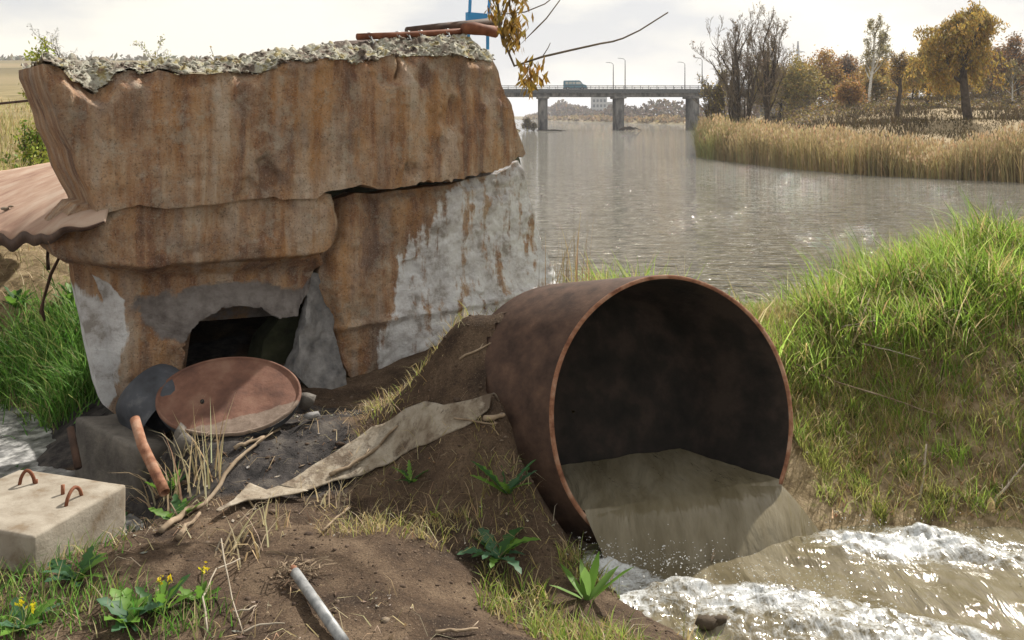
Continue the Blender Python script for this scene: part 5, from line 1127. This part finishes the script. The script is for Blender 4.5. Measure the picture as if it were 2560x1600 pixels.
tuft('dry_stalks', 'drooping straw tuft on rusty tube foot', 'dry grass', 415, 1222, 26, 0.06, 0.15, 0.3, 0.006, STRAWC, (0.5, 1.0), 'dry', 'straw tufts')
tuft('dry_stalks', 'bent straw bunch on soil below the short bent sheet', 'dry grass', 610, 1390, 24, 0.07, 0.15, 0.32, 0.006, STRAWC, (0.6, 1.05), 'dry', 'straw tufts')
tuft('dry_stalks', 'few straw stubs beside the long dusty sheet', 'dry grass', 815, 1262, 18, 0.07, 0.08, 0.2, 0.005, STRAWC, (0.1, 0.7), 'dry', 'straw tufts')
tuft('dry_stalks', 'straw stubs near the tip of the bent sheet', 'dry grass', 690, 1318, 12, 0.05, 0.1, 0.22, 0.005, STRAWC, (0.1, 0.6), 'dry', 'straw tufts')
for lb, pts in (('long white bent straw stalk at the bottom near conduit', [(540, 1420, .06), (552, 1411, .10), (582, 1526, .03), (608, 1592)]), ('pale straw stalk running along the bottom edge', [(600, 1590), (650, 1580, .02), (712, 1565)]), ('pale straw loop left of the conduit', [(520, 1590), (508, 1520, .03), (540, 1460, .05), (600, 1420, .03)]), ('short pale straw by the conduit', [(582, 1536), (612, 1545, .02), (640, 1520)])):
    stick(lb, pts, 0.0045, 'dry_straw' if 'dry_straw' in M else 'sheet', 'straw_stalk', 'straw', 0.01, 'single straw stalks', False)

# leafy weeds: toothed leaves, each its own mesh
def leaf_mesh(name, L_, W_, teeth, curl, col):
    n_ = 2 * teeth + 2; V, F_ = [], []
    for i in range(n_ + 1):
        t = i / n_; w = W_ * math.sin(math.pi * min(1, t * 0.92 + 0.06)) ** 0.7 * (1.0 if i % 2 else 0.5 if teeth > 1 else 0.95); w = 0.0015 if i == n_ else w
        x = L_ * t * (1 - 0.12 * curl * t); z = L_ * (0.55 * t - curl * t * t)
        V += [(x - (0.02 * L_ if i % 2 else 0), -w, z + 0.25 * w), (x, 0, z - 0.0), (x - (0.02 * L_ if i % 2 else 0), w, z + 0.25 * w)]
    for i in range(n_):
        for k in (0, 1): F_.append([3 * i + k, 3 * i + 3 + k, 3 * i + 4 + k, 3 * i + 1 + k])
    return mesh(name, np.array(V), F_, M['blade'], True, cols=np.tile(col, (len(V), 1)) * rng.uniform(0.85, 1.15, (len(V), 1)))
LEAF = {}
def weed(label, px, py, n, L_, W_, teeth, cols, name='weed', upright=0.5, flowers=0, at=None):
    b = G(px, py) if at is None else np.array(at); o = empty(name, tuple(b - [0, 0, 0.01])); tag(o, label, 'weed', 'leafy weeds on the soil')
    for k in range(n):
        ci = k % len(cols); key = (round(L_, 2), round(W_, 3), teeth, ci, upright)
        if key not in LEAF: LEAF[key] = leaf_mesh('leaf', L_, W_, teeth, 0.75 - upright * 0.7, cols[ci])
        s = random.uniform(0.65, 1.1)
        link('leaf', LEAF[key], o, loc=(random.gauss(0, .008), random.gauss(0, .008), 0), rot=(random.gauss(0, .2), -random.uniform(0.0, 0.55) * (0.4 + upright), k * 2.4 + random.uniform(-.4, .4)), scale=(s, s, s))
    for k in range(flowers):
        a_ = random.uniform(0, 6.28); hgt = random.uniform(0.08, 0.13); tip = (0.05 * math.cos(a_), 0.05 * math.sin(a_), hgt)
        mb = MB(); mb.tube([(0, 0, 0), (tip[0] * .4, tip[1] * .4, hgt * .5), tip], 0.0025, 4, c=(0.12, 0.2, 0.04)); st_ = mb.obj('stem', M['leaf'], o)
        pv, pf, pc = quads(np.array([tip]) + rng.standard_normal((14, 3)) * 0.008, np.full(14, 0.009), pal(14, [(0.75, 0.62, 0.03)], .05)); link('flower', mesh('flower', pv, pf, M['leaf'], cols=pc), st_)
    return o
DG, BG, LG = (0.045, 0.12, 0.035), (0.07, 0.16, 0.085), (0.13, 0.26, 0.04)
weed('large toothed grey green weed right of the pale block', 330, 1325, 12, 0.26, 0.028, 5, [BG, DG, BG], upright=0.35)
weed('yellow green leafy weed between block and long branch', 440, 1300, 11, 0.15, 0.03, 3, [LG, DG, LG], upright=0.8)
weed('spiny green weed at the foot of the rusty tube', 425, 1235, 10, 0.18, 0.024, 5, [DG, LG], upright=0.9)
weed('small toothed weed standing alone on the dark soil', 1030, 1205, 8, 0.17, 0.022, 5, [LG, DG], upright=0.7)
weed('tall toothed weed at the right edge of dark soil', 1268, 1235, 11, 0.24, 0.03, 5, [DG, LG, BG], upright=0.8)
weed('broad dark green weed low at the right of dark soil', 1240, 1400, 14, 0.24, 0.036, 4, [DG, BG, LG], upright=0.35)
weed('small yellowish weed sprig on brown soil', 1080, 1300, 4, 0.07, 0.012, 2, [(0.2, 0.24, 0.03)], upright=0.5)
weed('yellow flowered weed at the bottom left corner', 60, 1570, 9, 0.14, 0.03, 2, [LG, BG], upright=0.7, flowers=2)
weed('broad leaved weed left of centre at bottom edge', 320, 1560, 12, 0.16, 0.038, 2, [BG, LG], upright=0.6)
weed('tall yellow flowered weed in the bottom left middle', 400, 1530, 9, 0.16, 0.03, 2, [LG, DG], upright=0.8, flowers=2)
weed('yellow flowered sprig left of the straw stalks', 500, 1500, 7, 0.11, 0.02, 2, [LG], upright=0.8, flowers=1)
weed('leafy weed just below the front of the pale block', 190, 1450, 12, 0.17, 0.032, 3, [DG, BG, LG], upright=0.6)
weed('green weed against the left foot of pale block', 20, 1400, 10, 0.2, 0.03, 3, [DG, LG], upright=0.9)
weed('leafy weed in the far left corner behind the block', 12, 1215, 9, 0.14, 0.03, 2, [LG, DG], upright=0.9)
weed('bright green leafy weed on the litter bank under the plate', 40, 770, 12, 0.22, 0.05, 2, [LG, DG], upright=0.8)
weed('bushy nettle like weed above the lush grass clump', 190, 765, 16, 0.26, 0.05, 2, [LG, DG, LG], upright=0.9)
weed('broad bladed young plant in front of the foam', 1468, 1500, 8, 0.26, 0.028, 1, [(0.16, 0.28, 0.07), LG], upright=0.95)

# lush grass by the white corner
GL = [(0.08, 0.20, 0.03), (0.12, 0.27, 0.045), (0.18, 0.34, 0.07)]
parts = []
for px, py, n_, sp_, h0, h1 in ((150, 930, 900, 0.20, 0.25, 0.55), (215, 985, 600, 0.12, 0.25, 0.5), (70, 900, 700, 0.22, 0.2, 0.45), (210, 850, 500, 0.15, 0.25, 0.5), (165, 1020, 300, 0.12, 0.2, 0.4), (10, 960, 250, 0.15, 0.15, 0.35)):
    parts.append(cblades(px, py, n_, sp_, h0, h1, 0.006, GL + GL + [(0.30, 0.32, 0.12)], (0.3, 1.0)))
stuff_blades('lush_grass', 'lush green grass clump left of the white wall corner', parts, M['blade'])
parts = []
n_ = 1500; x = rng.uniform(-6, -3.0, n_); y = rng.uniform(6.8, 11, n_); parts.append(blades(np.c_[x, y, ground_h(x, y)], rng.uniform(0.06, 0.28, n_), np.full(n_, 0.004), rng.uniform(0, 6.28, n_), rng.uniform(0.5, 1.05, n_), pal(n_, STRAWC + [(0.30, 0.30, 0.12)])))
stuff_blades('bank_straw', 'dry straw litter on the bank under the steel plate', parts, M['dry'])
# gully water
gx_, gy_ = np.meshgrid(np.arange(-6.0, -1.6, 0.03), np.arange(4.6, 8.6, 0.03)); gzv = 1.21 + 0.02 * fbm(gx_ * 6, gy_ * 6, seed=161)
V = np.stack([gx_, gy_, gzv], -1).reshape(-1, 3); n1 = gx_.shape[1]; ii = (np.arange(gx_.shape[0] - 1)[:, None] * n1 + np.arange(n1 - 1)[None, :]).ravel(); Fs = np.stack([ii, ii + 1, ii + n1 + 1, ii + n1], 1)
cc = V[Fs].mean(1); Fs = Fs[(ground_h(cc[:, 0], cc[:, 1]) < cc[:, 2] + 0.05)]
tag(link('gully_water', mesh('gully_water', V, Fs, M['foam_gully'], True)), 'grey scummy water in the gully behind the pale block', kind='structure')

# crumbs, chips and straw on the soil
n_ = 9000; x = rng.uniform(-3.2, 0.7, n_); y = rng.uniform(3.0, 8.0, n_); k = (((x + 2.58) * 0.6 - (y - 5.8) * 0.8) > 0.12) & ~in_pipe(np.c_[x, y, ground_h(x, y)], -0.05); x, y = x[k], y[k]; n_ = len(x)
V_, F_ = scatter_rocks(np.c_[x, y, ground_h(x, y)], np.exp(rng.normal(-5.35, 0.6, n_)), 21, 0.7); me = mesh('soil_crumbs', V_, F_, M['crumb'])
tag(link('soil_crumbs', me), 'loose crumbs of earth scattered over the dark soil', kind='stuff')
n_ = 2600; x = rng.uniform(-3.0, 0.5, n_); y = rng.uniform(3.0, 6.6, n_); d = vnoise(x * 1.5, y * 1.5, seed=171); k = (((x + 2.58) * 0.6 - (y - 5.8) * 0.8) > 0.5) & (d > -0.25) & ~in_pipe(np.c_[x, y, ground_h(x, y)], -0.12); x, y = x[k], y[k]; n_ = len(x)
lit = blades(np.c_[x, y, ground_h(x, y) + 0.004], rng.uniform(0.03, 0.16, n_), rng.uniform(0.0015, 0.003, n_), rng.uniform(0, 6.28, n_), rng.uniform(0.98, 1.07, n_), pal(n_, STRAWC + [(0.2, 0.14, 0.09), (0.12, 0.09, 0.06)]), 2)
k = rng.random(n_) < 0.5; lp_ = np.c_[x, y, ground_h(x, y) + 0.006][k]; Vq, Fq, Cq = quads(lp_, rng.uniform(0.006, 0.022, len(lp_)), pal(len(lp_), [(0.35, 0.29, 0.22), (0.25, 0.16, 0.09), (0.45, 0.42, 0.38), (0.14, 0.10, 0.07)]), 1.0); Vq.reshape(-1, 4, 3)[..., 2] = (Vq.reshape(-1, 4, 3)[..., 2] - lp_[:, None, 2]) * 0.25 + lp_[:, None, 2]
stuff_blades('soil_litter', 'straw bits and dead leaf scraps on the dark soil', [lit, (Vq, np.concatenate([Fq[:, :3], Fq[:, [0, 2, 3]]]), Cq)], M['dry'])
# sparse green growth at the bottom left
parts = []
for px, py, n_ in ((40, 1480, 120), (140, 1540, 140), (260, 1500, 120), (430, 1570, 90), (20, 1580, 120), (220, 1380, 90), (480, 1560, 60), (130, 1420, 80)):
    parts.append(cblades(px, py, n_, 0.09, 0.04, 0.16, 0.0035, GL + [(0.25, 0.3, 0.08), (0.4, 0.34, 0.2)], (0.2, 0.9)))
stuff_blades('sparse_grass', 'sparse short grass round the block at bottom left', parts, M['blade'])

# ------------------------------------------------------------------ grassy bank right of the pipe
LUSH = [(0.20, 0.31, 0.045), (0.27, 0.38, 0.07), (0.32, 0.42, 0.11), (0.14, 0.23, 0.035)]; DRYG = [(0.42, 0.34, 0.16), (0.36, 0.31, 0.12), (0.5, 0.42, 0.25)]; SHORT = [(0.28, 0.33, 0.07), (0.34, 0.36, 0.11), (0.36, 0.28, 0.15), (0.22, 0.28, 0.06)]
def bank_pts(n_, x0, x1, y0, y1):
    x = rng.uniform(x0, x1, n_); y = rng.uniform(y0, y1, n_); h = ground_h(x, y); p = np.c_[x, y, h]
    k = (h > STREAM_Z + 0.03) & ~in_pipe(p + [0, 0, 0.05], -0.17) & (river_sd(x, y) > 2)
    return p[k]
parts = []
p = bank_pts(60000, 0.9, 7.5, 5.6, 11.2)
tall = sstep(5.45, 6.15, p[:, 1] - 0.10 * (p[:, 0] - 2)) * sstep(-0.6, 0.1, vnoise(p[:, 0] * 1.1, p[:, 1] * 1.1, seed=181) + 0.35)
k = rng.random(len(p)) < (0.18 + 0.82 * tall); p, tall = p[k], tall[k]; n_ = len(p)
hh = (0.07 + 0.42 * tall * np.clip(0.65 + 0.9 * vnoise(p[:, 0] * 1.7, p[:, 1] * 1.7, seed=182), 0.15, 1.6)) * rng.uniform(0.5, 1.3, n_)
az = rng.normal(-2.2, 1.0, n_)
parts.append(blades(p, hh, 0.003 + 0.0042 * tall, az, rng.uniform(0.25, 1.0, n_), np.where((rng.random(n_) < 0.22)[:, None], pal(n_, DRYG), pal(n_, LUSH, 0.3)), 3))
p = bank_pts(62000, 0.9, 5.4, 4.7, 7.2); d = vnoise(p[:, 0] * 2.4, p[:, 1] * 2.4, seed=183); k = (d > -0.18) | (rng.random(len(p)) < 0.2); p = p[k]; n_ = len(p)
parts.append(blades(p, rng.uniform(0.04, 0.17, n_), np.full(n_, 0.0036), rng.uniform(0, 6.28, n_), rng.uniform(0.3, 1.0, n_), np.where((rng.random(n_) < 0.3)[:, None], pal(n_, DRYG), pal(n_, SHORT)), 2))
c_ = bank_pts(420, 1.2, 4.6, 4.85, 6.6); p = np.repeat(c_, 26, 0) + np.c_[rng.normal(0, 0.028, (len(c_) * 26, 2)), np.zeros(len(c_) * 26)]; p[:, 2] = ground_h(p[:, 0], p[:, 1]); n_ = len(p)
sc2 = np.repeat(rng.uniform(0.5, 1.5, len(c_)), 26); cc2 = np.repeat(pal(len(c_), SHORT + LUSH + DRYG[:1], 0.2), 26, 0) * rng.uniform(0.8, 1.2, (n_, 1))
parts.append(blades(p, rng.uniform(0.05, 0.15, n_) * sc2, np.full(n_, 0.0034), rng.uniform(0, 6.28, n_), rng.uniform(0.2, 0.95, n_), cc2, 3))
p = bank_pts(5200, 1.0, 5.2, 4.7, 6.9); n_ = len(p); parts.append(blades(p + [0, 0, 0.006], rng.uniform(0.05, 0.22, n_), rng.uniform(0.0016, 0.003, n_), rng.uniform(0, 6.28, n_), rng.uniform(0.96, 1.06, n_), pal(n_, DRYG + [(0.26, 0.19, 0.11)]), 2))
stuff_blades('bank_grass', 'bright green grass on the bank right of the pipe', parts, M['blade'])
parts = []
p = bank_pts(9000, -0.15, 1.2, 3.2, 5.1); d = vnoise(p[:, 0] * 3, p[:, 1] * 3, seed=184); k = (d + 1.1 * (p[:, 0] - 0.05) > -0.05); p = p[k]; n_ = len(p)
parts.append(blades(p, rng.uniform(0.03, 0.14, n_), np.full(n_, 0.0035), rng.uniform(0, 6.28, n_), rng.uniform(0.3, 1.0, n_), np.where((rng.random(n_) < 0.35)[:, None], pal(n_, DRYG), pal(n_, SHORT + LUSH)), 3))
p = bank_pts(2500, -0.4, 1.6, 5.4, 8.2); n_ = len(p)
parts.append(blades(p, rng.uniform(0.04, 0.2, n_), np.full(n_, 0.0035), rng.uniform(0, 6.28, n_), rng.uniform(0.3, 1.0, n_), np.where((rng.random(n_) < 0.6)[:, None], pal(n_, DRYG), pal(n_, SHORT)), 3))
p = bank_pts(2600, -0.95, 0.35, 4.2, 6.0); d = vnoise(p[:, 0] * 2.5, p[:, 1] * 2.5, seed=186); p = p[d > 0.0]; n_ = len(p)
parts.append(blades(p, rng.uniform(0.03, 0.13, n_), np.full(n_, 0.0028), rng.uniform(0, 6.28, n_), rng.uniform(0.4, 1.0, n_), np.where((rng.random(n_) < 0.65)[:, None], pal(n_, DRYG), pal(n_, SHORT)), 3))
p = bank_pts(900, -1.0, 0.35, 4.2, 6.4); n_ = len(p); parts.append(blades(p + [0, 0, 0.006], rng.uniform(0.04, 0.18, n_), rng.uniform(0.0015, 0.003, n_), rng.uniform(0, 6.28, n_), rng.uniform(0.96, 1.06, n_), pal(n_, DRYG + [(0.2, 0.14, 0.09)]), 2))
stuff_blades('mound_grass', 'yellowish grass round the left foot of the culvert pipe', parts, M['blade'])
# litter of dead leaves on the bank
p = bank_pts(3800, 0.9, 5.0, 4.7, 7.2); n_ = len(p); Vq, Fq, Cq = quads(p + [0, 0, 0.01], rng.uniform(0.008, 0.03, n_), pal(n_, [(0.36, 0.27, 0.16), (0.28, 0.18, 0.1), (0.42, 0.35, 0.25)]), 1.2)
tag(link('leaf_litter', mesh('leaf_litter', Vq, Fq, M['dry'], cols=Cq)), 'dead leaf litter on the bare bank by the stream', kind='stuff')
bk_ = dict(group='sticks on the grassy bank')
stick('long thin brown twig crossing the bank beside the pipe', [(1990, 945, .06), (2091, 980, .04), (2230, 1021, .03), (2341, 1058, .02)], 0.007, lift=0.03, **bk_)
stick('grey dead stalk standing in the bank grass', [(2119, 905), (2150, 850, .05), (2175, 800, .1)], 0.009, lift=0.05, **bk_)
stick('pale straw lying level across the dead stalk', [(2096, 862, .06), (2150, 855, .08), (2212, 848, .08)], 0.005, 'sheet', lift=0.05, **bk_)
stick('pale straw slanting over the shaded tuft', [(2155, 915, .1), (2220, 935, .1), (2300, 950, .08)], 0.005, 'sheet', lift=0.05, **bk_)
stick('short pale upright stick near the stream edge', [(2300, 1255), (2308, 1200, .03), (2316, 1158, .1)], 0.008, 'sheet', lift=0.01, branches=False, **bk_)
stick('pale slanting stick at the right edge above the stream', [(2480, 1270), (2520, 1235, .03), (2575, 1180, .06)], 0.008, 'sheet', lift=0.02, **bk_)
stick('thin dark twig standing in front of the foam', [(1744, 1590), (1765, 1530, .1), (1785, 1490, .22)], 0.006, lift=0.02, **bk_)
# clod caught in the foam
V_, F_ = scatter_rocks(np.array([PZ(1762, 1555, 1.22), PZ(1800, 1550, 1.22), PZ(1780, 1560, 1.2)]), np.array([0.04, 0.035, 0.045]), 23, 0.9); tag(link('earth_clod', mesh('earth_clod', V_, F_, M['bark'], True)), 'dark earth clod sticking out of the foam', 'clod')
cw = PZ(2478, 1290, 1.22); lm = leaf_mesh('dead_leaf', 0.10, 0.022, 1, 0.2, (0.62, 0.46, 0.26)); o = link('dead_leaf', lm, None, tuple(cw), (0, -1.0, 1.2)); tag(o, 'pale dead leaf standing at the stream edge', 'leaf')
# dry reeds left of the pipe, against the river
def reed_clump(label, px, py, n_, sp_, h0, h1):
    c = np.array([px, py]); x = c[0] + rng.standard_normal(n_) * sp_; y = c[1] + rng.standard_normal(n_) * sp_ * 0.5; v, f, cl_ = blades(np.c_[x, y, ground_h(x, y) - .02], rng.uniform(h0, h1, n_), np.full(n_, 0.004), rng.uniform(0, 6.28, n_), np.abs(rng.normal(0, .15, n_)), pal(n_, [(0.26, 0.18, 0.09), (0.34, 0.25, 0.13), (0.18, 0.12, 0.07)]), 3, 0.9)
    tag(link('dry_reeds', mesh('dry_reeds', v, f, M['dry'], cols=cl_)), label, 'reeds', 'dry reeds above the pipe')
reed_clump('sparse tall dry reed stalks at the river edge left of pipe', 0.30, 6.0, 46, 0.12, 0.2, 0.7)
reed_clump('few short dry reed stalks right of the taller ones', 0.72, 6.9, 22, 0.12, 0.15, 0.4)

# ------------------------------------------------------------------ overhanging willow branch, from a tree standing beside the viewer
OT = empty('overhanging_tree', (2.6, -2.0, gz_(2.6, -2.0) - 0.1)); tag(OT, 'overhanging tree branch with yellow brown leaves at the top', 'tree'); ol = np.array(OT.location)
mb = MB(); mb.tube([(0, 0, 0), (-0.1, 0.2, 2.0), (-0.25, 0.5, 4.2), (-0.5, 1.0, 6.2)], [0.22, 0.19, 0.15, 0.08], 10); mb.obj('trunk', M['bark'], OT, True)
YB = 6.2; hub = P(1262, -160, YB) - ol; hub2 = P(1285, -90, YB) - ol
mb = MB(); mb.tube([(-0.3, 0.6, 4.6), (-1.0, 2.6, 5.1), (-1.9, 5.6, 4.7), tuple(hub), tuple(hub2)], [0.09, 0.07, 0.045, 0.03, 0.02], 7); limb = mb.obj('limb', M['bark'], OT, True)
def twig(pts, r_):
    mb = MB(); mb.tube([tuple(P(a_, b_, YB) - ol) for a_, b_ in pts], [r_ * (1 - 0.6 * i / len(pts)) for i in range(len(pts))], 5); mb.obj('twig', M['bark_pale'], OT, True)
twig([(1262, -160), (1240, -40), (1250, 80), (1286, 165), (1356, 142), (1425, 126), (1501, 109), (1531, 104), (1557, 96), (1599, 76), (1670, 31)], 0.011)
twig([(1285, -90), (1270, -20), (1253, 36), (1313, 30), (1362, 10), (1400, -20)], 0.007)
twig([(1262, -120), (1275, 20), (1300, 112), (1340, 72), (1366, 46), (1400, 0)], 0.008)
twig([(1356, 142), (1370, 120), (1376, 107)], 0.004); twig([(1286, 165), (1320, 160), (1328, 200), (1326, 238)], 0.004)
for nm, cx_, spx, y0_, y1_, cnt in (('leaf_spray', 1285, 17, -60, 92, 150), ('leaf_spray', 1278, 13, 60, 128, 80), ('leaf_spray', 1328, 17, 150, 215, 70), ('leaf_spray', 1322, 10, 190, 242, 26), ('leaf_spray', 1245, 14, -40, 60, 50)):
    pp = np.array([P(cx_ + rng.normal(0, spx), rng.uniform(y0_, y1_), YB + rng.normal(0, .06)) for _ in range(cnt)]) - ol
    v, f, c = quads(pp, rng.uniform(0.016, 0.034, cnt), pal(cnt, [(0.30, 0.19, 0.035), (0.22, 0.13, 0.03), (0.36, 0.24, 0.06)]), 1.6, 0.6); tag(link(nm, mesh(nm, v, f, M['leaf'], cols=c), OT), kind='stuff')
# ------------------------------------------------------------------ air
mb = MB(); mb.box(-5200, 5200, -120, 7600, -3.2, 100); hz = mb.obj('haze', None); tag(hz, 'thin pale haze over river and fields', kind='stuff')
hm = bpy.data.materials.new('haze'); hm.use_nodes = True; hm.node_tree.nodes.clear()
vo_, vp = hm.node_tree.nodes.new('ShaderNodeOutputMaterial'), hm.node_tree.nodes.new('ShaderNodeVolumePrincipled')
vp.inputs['Density'].default_value = 0.0003; vp.inputs['Color'].default_value = (0.86, 0.9, 1.0, 1); vp.inputs['Anisotropy'].default_value = 0.2
hm.node_tree.links.new(vp.outputs[0], vo_.inputs['Volume']); hz.data.materials.clear(); hz.data.materials.append(hm)
